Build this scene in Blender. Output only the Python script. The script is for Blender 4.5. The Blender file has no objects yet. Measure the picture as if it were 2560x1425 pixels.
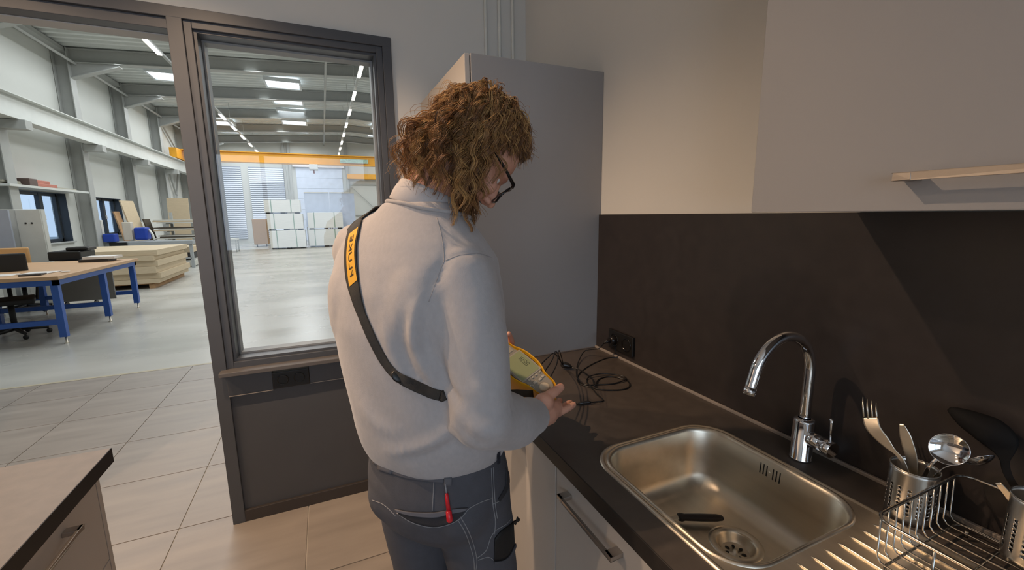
import bpy, bmesh, math, random
import numpy as np
from mathutils import Vector, Matrix
from mathutils.bvhtree import BVHTree
random.seed(7); RNG = np.random.default_rng(7)
SC = bpy.context.scene
COL = SC.collection

# ------------------------------------------------------------------ camera
CAM = np.array([-1.137, -2.3647, 1.5368]); FPX = 1065.07
def cam_axes(yaw, pitch, roll):
    cy, sy, cp, sp = math.cos(yaw), math.sin(yaw), math.cos(pitch), math.sin(pitch)
    f = np.array([sy*cp, cy*cp, -sp]); r = np.array([cy, -sy, 0.]); u = np.cross(r, f)
    cr, sr = math.cos(roll), math.sin(roll)
    return np.array([cr*r+sr*u, -sr*r+cr*u, f])
CR = cam_axes(0.4119, 0.1646, -0.0128)
cd = bpy.data.cameras.new('camera'); cam = bpy.data.objects.new('camera', cd); COL.objects.link(cam)
cd.sensor_width = 36; cd.sensor_fit = 'HORIZONTAL'; cd.lens = FPX/2560*36; cd.clip_start = .02; cd.clip_end = 200
m = Matrix.Identity(4)
for i in range(3):
    m[i][0] = CR[0][i]; m[i][1] = CR[1][i]; m[i][2] = -CR[2][i]; m[i][3] = CAM[i]
cam.matrix_world = m
SC.camera = cam
def ray(u, v):
    return CR.T @ np.array([(u-1280)/FPX, (712.5-v)/FPX, 1.])
def onax(ax, val, u, v):
    d = ray(u, v); return CAM + (val-CAM[ax])/d[ax]*d
def PX(x, u, v): return onax(0, x, u, v)
def PY(y, u, v): return onax(1, y, u, v)
def PZ(z, u, v): return onax(2, z, u, v)

# ------------------------------------------------------------------ world, lights, exposure
SC.view_settings.view_transform = 'Standard'; SC.view_settings.look = 'None'
SC.view_settings.exposure = 0.0; SC.view_settings.gamma = 1; SC.view_settings.use_curve_mapping = False
w = bpy.data.worlds.new('world'); SC.world = w; w.use_nodes = True
w.node_tree.nodes['Background'].inputs[0].default_value = (.62, .78, 1, 1)
w.node_tree.nodes['Background'].inputs[1].default_value = 1.0
def area(name, loc, size, power, color, rot=(0, 0, 0)):
    l = bpy.data.lights.new(name, 'AREA'); l.shape = 'RECTANGLE'; l.size, l.size_y = size
    l.energy = power; l.color = color
    o = bpy.data.objects.new(name, l); o.location = loc; o.rotation_euler = rot; COL.objects.link(o); return o
HALL = (.92, .97, 1.0)
# daylight falling through the rows of roof lights of the hall (just under the roof)
for i, yy in enumerate((6., 12.5, 19., 25.)):
    area('roof_daylight', (-2.3, yy, 5.95), (1.3, 5.0), 135, HALL)
    area('roof_daylight', (3.5, yy, 5.95), (1.3, 5.0), 135, HALL)
    area('roof_daylight', (-5.4, yy, 5.75), (1.3, 5.0), 105, HALL)
# cool fill lamp added behind the camera, set in an unseen rear opening
area('rear_cool_fill', (-1.9, -5.05, 1.75), (3.0, 1.5), 36, (.68, .83, 1.0), (math.radians(90), 0, 0))
WARM = (1.0, .70, .46)
SPOTS = [(-1.66, -.90), (-2.5, -.90), (-3.35, -.90)]

# ------------------------------------------------------------------ materials
def lin(h):
    h = h.lstrip('#'); c = [int(h[i:i+2], 16)/255 for i in (0, 2, 4)]
    return [x/12.92 if x <= .04045 else ((x+.055)/1.055)**2.4 for x in c]
MATS = {}
def mat(name, col, rough=.5, metal=0, var=.06, vscale=4., bump=0., bscale=200., stretch=(1, 1, 1), emit=0, spec=.5, trans=0, sss=0, sheen=0, coat=0, coord='Object', rvar=0, col2=None):
    if name in MATS: return MATS[name]
    M = bpy.data.materials.new(name); M.use_nodes = True; N = M.node_tree.nodes; L = M.node_tree.links
    b = N['Principled BSDF']; c = lin(col) if isinstance(col, str) else col
    b.inputs['Roughness'].default_value = rough; b.inputs['Metallic'].default_value = metal
    b.inputs['Specular IOR Level'].default_value = spec
    if trans: b.inputs['Transmission Weight'].default_value = trans
    if sss: b.inputs['Subsurface Weight'].default_value = sss; b.inputs['Subsurface Radius'].default_value = (.012, .005, .003); b.inputs['Subsurface Scale'].default_value = 1
    if sheen: b.inputs['Sheen Weight'].default_value = sheen; b.inputs['Sheen Roughness'].default_value = .4
    if coat: b.inputs['Coat Weight'].default_value = coat
    if emit:
        b.inputs['Emission Color'].default_value = (*c, 1); b.inputs['Emission Strength'].default_value = emit
    tc = N.new('ShaderNodeTexCoord'); mp = N.new('ShaderNodeMapping'); mp.inputs['Scale'].default_value = stretch
    L.new(tc.outputs[coord], mp.inputs['Vector'])
    n = N.new('ShaderNodeTexNoise'); n.inputs['Scale'].default_value = vscale; n.inputs['Detail'].default_value = 6
    L.new(mp.outputs[0], n.inputs['Vector'])
    r = N.new('ShaderNodeValToRGB'); e = r.color_ramp.elements
    c2 = lin(col2) if col2 else [min(1, x*(1+var)) for x in c]
    c1 = [x*(1-var) for x in c]
    e[0].position = .3; e[0].color = (*c1, 1); e[1].position = .7; e[1].color = (*c2, 1)
    L.new(n.outputs['Fac'], r.inputs[0]); L.new(r.outputs[0], b.inputs['Base Color'])
    if rvar:
        mr = N.new('ShaderNodeMapRange'); mr.inputs[3].default_value = rough-rvar; mr.inputs[4].default_value = rough+rvar
        L.new(n.outputs['Fac'], mr.inputs[0]); L.new(mr.outputs[0], b.inputs['Roughness'])
    if bump:
        n2 = N.new('ShaderNodeTexNoise'); n2.inputs['Scale'].default_value = bscale; n2.inputs['Detail'].default_value = 3
        L.new(mp.outputs[0], n2.inputs['Vector'])
        bp = N.new('ShaderNodeBump'); bp.inputs['Strength'].default_value = bump; bp.inputs['Distance'].default_value = .002
        L.new(n2.outputs['Fac'], bp.inputs['Height']); L.new(bp.outputs[0], b.inputs['Normal'])
    MATS[name] = M; return M
def glass(name, col=(1, 1, 1), f=1.0, tint=(1, 1, 1)):
    if name in MATS: return MATS[name]
    M = bpy.data.materials.new(name); M.use_nodes = True; N = M.node_tree.nodes; L = M.node_tree.links
    N.remove(N['Principled BSDF']); out = N['Material Output']
    t = N.new('ShaderNodeBsdfTransparent'); t.inputs[0].default_value = (*tint, 1)
    g = N.new('ShaderNodeBsdfGlossy'); g.inputs['Roughness'].default_value = .0
    fr = N.new('ShaderNodeFresnel'); fr.inputs[0].default_value = 1.5
    mx = N.new('ShaderNodeMixShader'); ml = N.new('ShaderNodeMath'); ml.operation = 'MULTIPLY'; ml.inputs[1].default_value = f
    ge = N.new('ShaderNodeNewGeometry'); mb = N.new('ShaderNodeMath'); mb.operation = 'SUBTRACT'; mb.inputs[0].default_value = 1; L.new(ge.outputs['Backfacing'], mb.inputs[1])
    mc = N.new('ShaderNodeMath'); mc.operation = 'MULTIPLY'; L.new(fr.outputs[0], mc.inputs[0]); L.new(mb.outputs[0], mc.inputs[1]); L.new(mc.outputs[0], ml.inputs[0]); L.new(ml.outputs[0], mx.inputs[0]); L.new(t.outputs[0], mx.inputs[1]); L.new(g.outputs[0], mx.inputs[2]); L.new(mx.outputs[0], out.inputs[0])
    MATS[name] = M; return M

WALL = mat('plaster_white', '#d6d3cd', .9, var=.02, vscale=2, bump=.05, bscale=300)
CEIL = mat('ceiling_white', '#d8d6d0', .9, var=.02)
FRAME = mat('anthracite_frame', '#484a4f', .42, var=.03, vscale=8)
PANELD = mat('anthracite_panel', '#46474b', .5, var=.04, vscale=6)
REVEAL = mat('reveal_grey', '#b9bcbd', .6, var=.03)
LAM = mat('greige_laminate', '#989594', .55, var=.025, vscale=3)
LAMW = mat('light_laminate', '#b8b0a8', .5, var=.025, vscale=3)
CARC = mat('carcass_grey', '#8d8885', .6, var=.03)
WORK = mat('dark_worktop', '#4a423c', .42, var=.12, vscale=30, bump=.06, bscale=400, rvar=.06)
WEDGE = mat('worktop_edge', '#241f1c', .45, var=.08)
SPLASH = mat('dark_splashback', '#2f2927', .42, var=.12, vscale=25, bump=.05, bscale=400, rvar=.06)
TILE = mat('stone_tile', '#968d85', .38, var=.12, vscale=2.2, stretch=(.6, 3, 1), bump=.04, bscale=60, rvar=.08, coord='Generated')
GROUT = mat('grout', '#c4bcb0', .9)
CONC = mat('concrete_floor', '#b6b4ad', .28, var=.16, vscale=.7, stretch=(.6, 1.6, 1), rvar=.12)
STEEL = mat('brushed_steel', '#ddd3c2', .36, 1, var=.06, vscale=40, stretch=(1, .05, 1), rvar=.08)
STEELC = mat('cup_steel', '#c4c0ba', .3, 1, var=.05, vscale=60, stretch=(1, 1, .02))
CHROME = mat('chrome', '#e4e4e6', .06, 1, var=.01)
WIRE = mat('chromed_wire', '#b5b0a8', .2, 1, var=.02)
HANDLE = mat('satin_handle', '#b4aba2', .35, .9, var=.02)
BLACKP = mat('black_plastic', '#141210', .4, var=.1)
DARKP = mat('dark_plastic', '#1c1918', .3, var=.1)
SEAL = mat('seal_strip', '#8f857c', .4, var=.05)
HWALL = mat('hall_cladding', '#c9cbc6', .7, var=.03, vscale=.6)
HSTEEL = mat('hall_steel_grey', '#a4a6a3', .55, var=.04)
HROOF = mat('roof_deck', '#ccd0cd', .6, var=.04)
RAILM = mat('crane_rail_paint', '#c7cac6', .5, var=.04)
ORANGE = mat('crane_orange', '#e3a22a', .45, var=.05)
WINF = mat('hall_window_frame', '#39414a', .45, var=.05)
SKYL = mat('skylight_glow', '#eef6ff', .5, var=.0, emit=3.2)
TUBE = mat('led_glow', '#fff3dc', .5, var=0, emit=14)
GLASS = glass('window_glass', f=1.6)
GLASSH = glass('hall_window_glass', f=1, tint=(.93, .97, 1))

# ------------------------------------------------------------------ mesh helpers
class MB:
    def __init__(s): s.v = []; s.f = []; s.sm = []
    def add(s, vs, fs, smooth=False):
        o = len(s.v); s.v += [tuple(map(float, p)) for p in vs]; s.f += [tuple(i+o for i in q) for q in fs]; s.sm += [smooth]*len(fs); return s
    def box(s, a, b):
        x0, y0, z0 = [min(a[i], b[i]) for i in range(3)]; x1, y1, z1 = [max(a[i], b[i]) for i in range(3)]
        return s.add([(x0,y0,z0),(x1,y0,z0),(x1,y1,z0),(x0,y1,z0),(x0,y0,z1),(x1,y0,z1),(x1,y1,z1),(x0,y1,z1)],
                     [(0,3,2,1),(4,5,6,7),(0,1,5,4),(1,2,6,5),(2,3,7,6),(3,0,4,7)])
    def obox(s, c, ax, h):   # oriented box: centre, 3 axes, half sizes
        c = np.array(c, float); A = [np.array(a, float)/np.linalg.norm(a)*k for a, k in zip(ax, h)]
        P = [c+sx*A[0]+sy*A[1]+sz*A[2] for sz in (-1, 1) for sx, sy in ((-1,-1),(1,-1),(1,1),(-1,1))]
        return s.add(P, [(0,3,2,1),(4,5,6,7),(0,1,5,4),(1,2,6,5),(2,3,7,6),(3,0,4,7)])
    def beam(s, p, q, wx, wz, up=(0, 0, 1)):
        p = np.array(p, float); q = np.array(q, float); d = q-p; L = np.linalg.norm(d); d /= L
        u = np.array(up, float); u = u-d*np.dot(u, d); u /= np.linalg.norm(u)
        return s.obox((p+q)/2, (d, np.cross(u, d), u), (L/2, wx/2, wz/2))
    def rings(s, R, cap=True, closed=False, smooth=True):
        n = len(R[0]); o = len(s.v); vs = [p for r in R for p in r]; fs = []
        m = len(R)
        for i in range(m if closed else m-1):
            for j in range(n):
                a, b = i*n+j, i*n+(j+1) % n; c, d = ((i+1) % m)*n+(j+1) % n, ((i+1) % m)*n+j
                fs.append((a, b, c, d))
        s.add(vs, fs, smooth)
        if cap and not closed:
            s.add(R[0], [tuple(range(n))[::-1]]); s.add(R[-1], [tuple(range(n))])
        return s
    def tube(s, path, r, n=8, closed=False, cap=True):
        P = [np.array(p, float) for p in path]; m = len(P); rr = r if hasattr(r, '__len__') else [r]*m
        R = []; u = None
        for i in range(m):
            if closed: t = P[(i+1) % m]-P[i-1]
            else: t = P[min(i+1, m-1)]-P[max(i-1, 0)]
            t = t/(np.linalg.norm(t)+1e-12)
            if u is None:
                u = np.cross(t, (0, 0, 1)); 
                if np.linalg.norm(u) < .1: u = np.cross(t, (1, 0, 0))
            u = u-t*np.dot(u, t); u /= np.linalg.norm(u); w = np.cross(t, u)
            R.append([P[i]+rr[i]*(math.cos(2*math.pi*k/n)*u+math.sin(2*math.pi*k/n)*w) for k in range(n)])
        return s.rings(R, cap, closed)
    def lathe(s, prof, c, n=32, ax=(0, 0, 1)):
        ax = np.array(ax, float); ax /= np.linalg.norm(ax); u = np.cross(ax, (0, 1, 0) if abs(ax[1]) < .9 else (1, 0, 0)); u /= np.linalg.norm(u); w = np.cross(ax, u); c = np.array(c, float)
        R = [[c+ax*z+r*(math.cos(2*math.pi*k/n)*u+math.sin(2*math.pi*k/n)*w) for k in range(n)] for r, z in prof]
        return s.rings(R, cap=False)
    def cyl(s, p, q, r, n=20, r2=None):
        return s.tube([p, q], [r, r if r2 is None else r2], n)
    def ell(s, c, A, nu=20, nv=12):   # ellipsoid with axis vectors (scaled) A[0..2]
        c = np.array(c, float); A = np.array(A, float); R = []
        for i in range(1, nv):
            t = math.pi*i/nv
            R.append([c+A[2]*math.cos(t)+math.sin(t)*(math.cos(2*math.pi*k/nu)*A[0]+math.sin(2*math.pi*k/nu)*A[1]) for k in range(nu)])
        s.rings(R, cap=False)
        o = len(s.v); s.add([c+A[2], c-A[2]]+R[0]+R[-1], [(0, 2+k, 2+(k+1) % nu)[::-1] for k in range(nu)]+[(1, 2+nu+(k+1) % nu, 2+nu+k)[::-1] for k in range(nu)], True)
        return s
    def build(s, name, M, parent=None, bevel=0, loc=None, fix=True):
        me = bpy.data.meshes.new(name); off = np.array(loc if loc is not None else (root_loc(parent) if parent else (0, 0, 0)), float)
        me.from_pydata([tuple(np.array(p)-off) for p in s.v], [], s.f)
        me.polygons.foreach_set('use_smooth', s.sm)
        if fix:
            bm = bmesh.new(); bm.from_mesh(me); bmesh.ops.remove_doubles(bm, verts=bm.verts, dist=1e-6); bmesh.ops.recalc_face_normals(bm, faces=bm.faces); bm.to_mesh(me); bm.free()
        me.materials.append(M); me.update()
        o = bpy.data.objects.new(name, me); COL.objects.link(o)
        if parent: o.parent = parent
        else: o.location = off
        if bevel:
            b = o.modifiers.new('bevel', 'BEVEL'); b.width = bevel; b.segments = 2; b.limit_method = 'ANGLE'
        return o
def root_loc(o):
    while o.parent: o = o.parent
    return np.array(o.location)
def tag(o, label=None, cat=None, group=None, kind=None):
    if label: o['label'] = label
    if cat: o['category'] = cat
    if group: o['group'] = group
    if kind: o['kind'] = kind
    return o
def thing(name, loc, label, cat, group=None, kind=None):
    o = bpy.data.objects.new(name, None); o.empty_display_size = .05; o.location = loc; COL.objects.link(o)
    return tag(o, label, cat, group, kind)
def struct(name, mb, M, **k): return tag(mb.build(name, M, **k), kind='structure')
def box(name, a, b, M, parent=None, bevel=0, loc=None): return MB().box(a, b).build(name, M, parent, bevel, loc)
def dup(o, parent=None, delta=(0, 0, 0)):
    c = o.copy(); COL.objects.link(c); c.parent = parent; c.location = Vector(o.location)+Vector(delta)
    for ch in o.children: dup(ch, c)
    return c
def rrect(cx, cy, hx, hy, r, z, n=8):
    P = []
    for k, (sx, sy) in enumerate(((1, 1), (-1, 1), (-1, -1), (1, -1))):
        for i in range(n+1):
            a = math.pi/2*(k+i/n); P.append((cx+sx*(hx-r)+r*math.cos(a), cy+sy*(hy-r)+r*math.sin(a), z))
    return P
def spline(P, n=8, closed=False):
    P = [np.array(p, float) for p in P]; m = len(P); out = []
    for i in range(m if closed else m-1):
        g = (lambda k: P[k % m]) if closed else (lambda k: P[min(max(k, 0), m-1)])
        a, b, c, d = g(i-1), g(i), g(i+1), g(i+2)
        for k in range(n):
            t = k/n; out.append(.5*((2*b)+(-a+c)*t+(2*a-5*b+4*c-d)*t*t+(-a+3*b-3*c+d)*t**3))
    if not closed: out.append(P[-1])
    return out
V = np.array

# ================================================================== the kitchen shell
CZ = 3.0
def boxes(*L):
    m = MB()
    for a, b in L: m.box(a, b)
    return m
struct('wall_front', boxes(((-.759, 0, 0), (0, .15, CZ)), ((-4, 0, 2.411), (-.759, .15, CZ)), ((-4, 0, 0), (-2.93, .15, 2.411))), WALL)
struct('wall_right', boxes(((0, -5, 0), (.15, .15, CZ))), WALL)
struct('wall_left', boxes(((-4.15, -5, 0), (-4, .15, CZ))), WALL)
struct('wall_rear', boxes(((-4, -5.15, 0), (0, -5, 1.0)), ((-4, -5.15, 2.5), (0, -5, CZ)), ((-4, -5.15, 1.0), (-3.4, -5, 2.5)), ((-.4, -5.15, 1.0), (0, -5, 2.5))), WALL)
struct('ceiling', boxes(((-4.15, -5.15, CZ), (.15, .15, CZ+.1))), CEIL)
w2 = tag(MB().box((-3.4, -5.10, 1.0), (-3.34, -5.03, 2.5)).box((-.46, -5.10, 1.0), (-.4, -5.03, 2.5)).box((-3.34, -5.10, 1.0), (-.46, -5.03, 1.06)).box((-3.34, -5.10, 2.44), (-.46, -5.03, 2.5)).box((-1.93, -5.10, 1.06), (-1.87, -5.03, 2.44)).build('added_rear_window', FRAME), kind='structure')  # unseen window added to give the rear fill lamp an opening
# tiled floor (kitchen and the strip beyond the doorway): each tile a piece of its own
fl = struct('floor', boxes(((-4.9, -5, -.05), (0, 2.95, -.006))), GROUT)
TS = .5915; tm = None
for i in range(-1, 6+1):
    for j in range(-5, 9):
        x1 = -1.325-.0-TS*(i-1)-.003; x0 = x1-TS+.0055; y0 = .063+TS*j-TS+.003; y1 = y0+TS-.0055
        x0, x1 = max(x0, -4.9), min(x1, 0); y0, y1 = max(y0, -5), min(y1, 2.93)
        if x1-x0 < .02 or y1-y0 < .02: continue
        o = box('tile', (x0, y0, -.03), (x1, y1, 0), TILE, fl)
box('threshold_strip', (-4.9, 2.935, -.02), (0, 2.975, .001), mat('threshold', '#b5ab93', .5), fl)

# window and doorway frame
wn = thing('window_1', (-1.21, 0, 0), None, None, kind='structure')
def ringb(x0, x1, z0, z1, wd, y0, y1, M, name, bev=.002):
    m = MB().box((x0, y0, z0), (x0+wd, y1, z1)).box((x1-wd, y0, z0), (x1, y1, z1)).box((x0+wd, y0, z0), (x1-wd, y1, z0+wd)).box((x0+wd, y0, z1-wd), (x1-wd, y1, z1))
    return m.build(name, M, wn, bev)
box('frame_post', (-1.671, -.022, 0), (-1.616, .15, 2.411), FRAME, wn, .002)
box('frame_post', (-.800, -.022, 0), (-.757, .15, 2.413), FRAME, wn, .002)
box('frame_post', (-2.93, -.022, 0), (-2.86, .15, 2.411), FRAME, wn, .002)
box('frame_head', (-2.93, -.0225, 2.368), (-.757, .15, 2.413), FRAME, wn, .002)
box('door_head_stop', (-2.86, -.008, 2.325), (-1.671, .07, 2.368), FRAME, wn, .002)
box('head_reveal', (-2.86, .07, 2.322), (-1.671, .152, 2.40), REVEAL, wn)
ringb(-1.616, -.800, .815, 2.368, .030, -.010, .11, FRAME, 'sash_frame')
ringb(-1.586, -.830, .845, 2.338, .012, .006, .10, FRAME, 'glazing_bead', .001)
ringb(-1.574, -.842, .857, 2.326, .009, .085, .15, mat('outer_bead', '#8d9092', .5), 'outer_reveal', 0)
box('glass_pane', (-1.576, .050, .855), (-.840, .056, 2.328), GLASS, wn)
box('sill', (-1.640, -.075, .795), (-.757, .12, .816), mat('sill_grey', '#5c5856', .4, var=.04), wn, .003)
box('lower_panel', (-1.616, -.004, .055), (-.80, .12, .69), PANELD, wn)
box('lower_rail', (-1.625, -.020, 0), (-.79, .10, .062), mat('lower_rail_dark', '#3a3431', .5), wn, .002)
box('duct_cover', (-1.619, -.028, .684), (-1.428, .05, .795), PANELD, wn, .002)
box('duct_cover', (-1.262, -.028, .690), (-.80, .05, .795), PANELD, wn, .002)
LITE = mat('cover_edge_light', '#9a9188', .4)
box('duct_edge', (-1.617, -.030, .681), (-1.430, -.018, .6845), LITE, wn)
box('duct_edge', (-1.260, -.030, .687), (-.80, -.018, .6905), LITE, wn)
ws = box('socket_plate', (-1.428, -.034, .688), (-1.262, .05, .772), BLACKP, wn, .003)
for x in (-1.382, -1.308):
    MB().lathe([(.026, .002), (.0255, .004), (.0225, .004), (.021, -.006), (.0, -.006)], (x, -.034, .731), 28, (0, -1, 0)).build('socket_recess', mat('socket_gloss', '#0d0c0c', .12), ws)
# cable conduits on the wall over the tall cabinet
for x in (-.245, -.165, -.085):
    tag(MB().tube([(x, -.011, 2.1), (x, -.011, CZ)], .009, 10).build('trim_1', mat('conduit_white', '#d6d6cf', .5)), kind='structure')

# ceiling spots
for i, (x, y) in enumerate(SPOTS):
    t = thing('ceiling_spot', (x, y, CZ), 'white cylindrical ceiling spotlight in a row above the kitchen', 'spotlight', 'ceiling spots in a row')
    MB().lathe([(0, 0), (.042, 0), (.045, -.004), (.045, -.115), (.041, -.12), (.034, -.12), (.03, -.10), (0, -.10)], (x, y, CZ), 32).build('housing', mat('spot_white', '#dcdcd8', .4), t)
    MB().lathe([(0, -.101), (.029, -.101)], (x, y, CZ), 32).build('lens', mat('spot_lens', '#ffd9a8', .3, var=0, emit=8), t)
    l = bpy.data.lights.new('spot_light', 'SPOT'); l.energy = 94; l.color = WARM; l.spot_size = math.radians(135); l.spot_blend = .55; l.shadow_soft_size = .022
    o = bpy.data.objects.new('spot_light', l); o.location = (0, 0, -.13); o.parent = t; COL.objects.link(o)

# ------------------------------------------------------------------ tall cabinet in the corner
tc = thing('tall_cabinet', (-.3, -.38, 0), 'tall greige cupboard standing in the corner beside the window', 'cabinet')
box('side_panel', (-.592, -.763, 0), (-.001, -.742, 2.125), LAM, tc, .0015)
box('carcass', (-.590, -.741, .10), (-.004, -.004, 2.123), CARC, tc)
box('plinth', (-.55, -.741, 0), (-.5, -.004, .10), CARC, tc)
box('upper_door', (-.615, -.760, 1.512), (-.596, -.004, 2.123), LAMW, tc, .0015)
box('lower_door', (-.615, -.760, .11), (-.596, -.004, 1.506), LAMW, tc, .0015)
hd = MB().box((-.645, -.10, .95), (-.635, -.085, 1.25)).box((-.636, -.10, .95), (-.614, -.085, .965)).box((-.636, -.10, 1.235), (-.614, -.085, 1.25)).build('handle', HANDLE, tc, .001)

# ------------------------------------------------------------------ base units, worktop, splashback, wall unit
def bar_handle(parent, y0, y1, z, x=-.618, out=.032, s=1, th=.011):
    m = MB().box((x-out*s, y0, z-th/2), (x-(out-.007)*s, y1, z+th/2))
    m.box((x-out*s, y0, z-th/2), (x, y0-.022 if y0 > y1 else y0+.022, z+th/2)); m.box((x-out*s, y1, z-th/2), (x, y1+.022 if y0 > y1 else y1-.022, z+th/2))
    return m.build('handle', HANDLE, parent, .001)
def base_unit(y0, y1, hy, label, drawers):
    t = thing('base_cabinet', (-.3, (y0+y1)/2, 0), label, 'cabinet', 'base units under the long worktop')
    box('carcass', (-.598, y1+.001, .10), (-.05, y0-.001, .70), CARC, t)
    box('plinth', (-.55, y1+.001, 0), (-.53, y0-.001, .10), WEDGE, t)
    zs = [.105]+drawers+[.876]
    for k in range(len(zs)-1):
        d = box('door' if len(zs) == 2 else 'drawer_front', (-.618, y1+.0015, zs[k]+.0015), (-.599, y0-.0015, zs[k+1]-.0015), LAMW, t, .0015)
        if hy and k == len(zs)-2: bar_handle(d, hy[0], hy[1], .834)
        elif hy: bar_handle(d, hy[0], hy[1], zs[k+1]-.04)
    return t
base_unit(-.766, -1.053, None, 'narrow base cupboard next to the tall cabinet', [])
base_unit(-1.055, -1.453, (-1.03-.05, -1.262), 'base cupboard in front of the person, lit by streaks of lamp light', [])
base_unit(-1.456, -1.855, (-1.515, -1.738), 'base cupboard with a long bar handle below the sink bowl', [])
base_unit(-1.857, -2.455, (-2.0, -2.3), 'base cupboard below the draining board', [.62])
base_unit(-2.457, -3.05, (-2.6, -2.9), 'last base cupboard, beyond the draining board', [.36, .62])
SX0, SX1, SY0, SY1 = -.556, -.136, -1.500, -2.43
wt = thing('worktop', (-.31, -1.9, .90), 'long dark brown kitchen worktop with a steel sink let into it', 'worktop')
m = MB().box((-.623, -3.05, .88), (SX0+.012, -.764, .92)).box((SX1-.012, -3.05, .88), (-.012, -.764, .92)).box((SX0+.012, SY0-.012, .88), (SX1-.012, -.764, .92)).box((SX0+.012, -3.05, .88), (SX1-.012, SY1+.012, .92))
hx0, hx1, hy0, hy1, hr = SX0+.012, SX1-.012, SY1+.012, SY0-.012, .083
for kx, ky, a0 in ((hx1, hy0+0, 0), (hx1, hy1, 1), (hx0, hy1, 2), (hx0, hy0, 3)):
    sx = -1 if kx == hx1 else 1; sy = 1 if ky == hy0 else -1; cc = (kx+sx*hr, ky+sy*hr)
    arc_ = [(cc[0]-sx*hr*math.cos(t_), cc[1]-sy*hr*math.sin(t_)) for t_ in np.linspace(0, math.pi/2, 9)]; poly = [(kx, ky)]+arc_; n_ = len(poly)
    m.add([(*q, .88) for q in poly]+[(*q, .92) for q in poly], [tuple(range(n_)), tuple(range(n_, 2*n_))]+[(i, (i+1) % n_, n_+(i+1) % n_, n_+i) for i in range(n_)])
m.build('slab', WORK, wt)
box('front_edge', (-.6255, -3.05, .8795), (-.6225, -.764, .9195), WEDGE, wt, .001)
box('seal_strip', (-.021, -3.05, .919), (-.0125, -.764, .929), SEAL, wt, .002)
box('seal_strip', (-.59, -.7695, .919), (-.02, -.7635, .924), mat('seal_dark', '#5a5350', .5), wt, .002)
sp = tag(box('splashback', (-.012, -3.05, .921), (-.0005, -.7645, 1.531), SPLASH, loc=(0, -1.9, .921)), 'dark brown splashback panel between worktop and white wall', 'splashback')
uc = thing('wall_cabinet', (-.18, -2.08, 1.534), 'greige wall cupboard with a bar handle, hung above the sink', 'cabinet')
box('carcass', (-.338, -2.372, 1.537), (-.003, -1.774, 2.72), CARC, uc)
box('side_panel', (-.340, -1.7735, 1.537), (-.003, -1.7705, 2.72), LAM, uc)
ud = box('door', (-.360, -2.371, 1.534), (-.3405, -1.772, 2.72), LAM, uc, .0015)
bar_handle(ud, -2.012, -2.30, 1.582, x=-.360, out=.032, th=.011)
uc2 = thing('wall_cabinet', (-.18, -2.68, 1.534), 'second greige wall cupboard, beside the one above the sink', 'cabinet')
box('carcass', (-.338, -2.972, 1.537), (-.003, -2.376, 2.72), CARC, uc2)
box('door', (-.360, -2.971, 1.534), (-.3405, -2.374, 2.72), LAM, uc2, .0015)

# ------------------------------------------------------------------ sink
sk = thing('sink', (-.35, -1.73, .92), 'stainless steel inset sink with bowl and ribbed draining board', 'sink')
bcx, bcy, bhx, bhy = -.3465, -1.7285, .1885, .2095
ocx, ocy, ohx, ohy = (SX0+SX1)/2, (SY0+SY1)/2, (SX1-SX0)/2, (SY0-SY1)/2
m = MB()
def orect(ins, z, r): return rrect(ocx, ocy, ohx-ins, ohy-ins, r, z, 10)
m.rings([orect(-.001, .919, .095), orect(0, .9225, .095), orect(.004, .9245, .092), orect(.008, .9245, .088), orect(.011, .922, .086)], cap=False)
m.rings([orect(.011, .922, .086), rrect(bcx, bcy, bhx+.007, bhy+.007, .088, .922, 10)], cap=False, smooth=False)
m.build('rim_plate', STEEL, sk)
m = MB(); R = []
for ins, z, r in ((-.007, .922, .088), (-.005, .9255, .086), (-.001, .9255, .083), (.003, .922, .080), (.006, .915, .078), (.010, .86, .076), (.016, .80, .074), (.021, .785, .072), (.034, .768, .066), (.056, .761, .055)):
    R.append(rrect(bcx, bcy, bhx-ins, bhy-ins, r, z, 10))
dr = (-.297, -1.752); n = len(R[0])
def angs(z, rad, ref): return [(dr[0]+rad*math.cos(math.atan2(p[1]-dr[1], p[0]-dr[0])), dr[1]+rad*math.sin(math.atan2(p[1]-dr[1], p[0]-dr[0])), z) for p in ref]
R.append(angs(.7575, .058, R[-1])); m.rings(R, cap=False); m.build('bowl', STEEL, sk)
dn = MB().lathe([(.060, .7575), (.056, .7605), (.050, .7605), (.044, .7585), (.040, .754), (.036, .742), (.030, .735)], (*dr, 0), 40).build('drain_ring', STEEL, sk)
st = MB().lathe([(.031, .736), (.022, .7335), (.006, .7335), (.004, .740), (.0, .741)], (*dr, 0), 32).build('strainer', STEEL, dn)
for k in range(7):
    a = 2*math.pi*k/7; c = V((dr[0]+.019*math.cos(a), dr[1]+.019*math.sin(a), .7348))
    MB().ell(c, ((math.cos(a)*.0055, math.sin(a)*.0055, 0), (-math.sin(a)*.0035, math.cos(a)*.0035, 0), (0, 0, .0012)), 12, 6).build('strainer_hole', BLACKP, dn)
for k in range(6):
    yy = -1.706-.0085*k-(.008 if k > 2 else 0)
    MB().obox((bcx+bhx-.0068, yy, .893), ((0, 1, 0), (.09, 0, 1), (1, 0, -.09)), (.0016, .014, .0016)).build('overflow_slot', BLACKP, sk, .001)
MB().ell((bcx+bhx-.0068, -1.7295, .893), ((.002, 0, 0), (0, .003, 0), (0, 0, .003)), 10, 6).build('overflow_screw', STEEL, sk)
for k in range(9):
    xx = -.185-.0385*k; y0 = -1.955; y1 = -2.39
    P = [(xx, y0, .9205), (xx, y0-.012, .9225), (xx, y0-.03, .9230), (xx, y1+.02, .9230), (xx, y1, .921)]
    MB().tube(P, [.001, .0028, .0034, .0034, .002], 10).build('drainer_rib', STEEL, sk)
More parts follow.
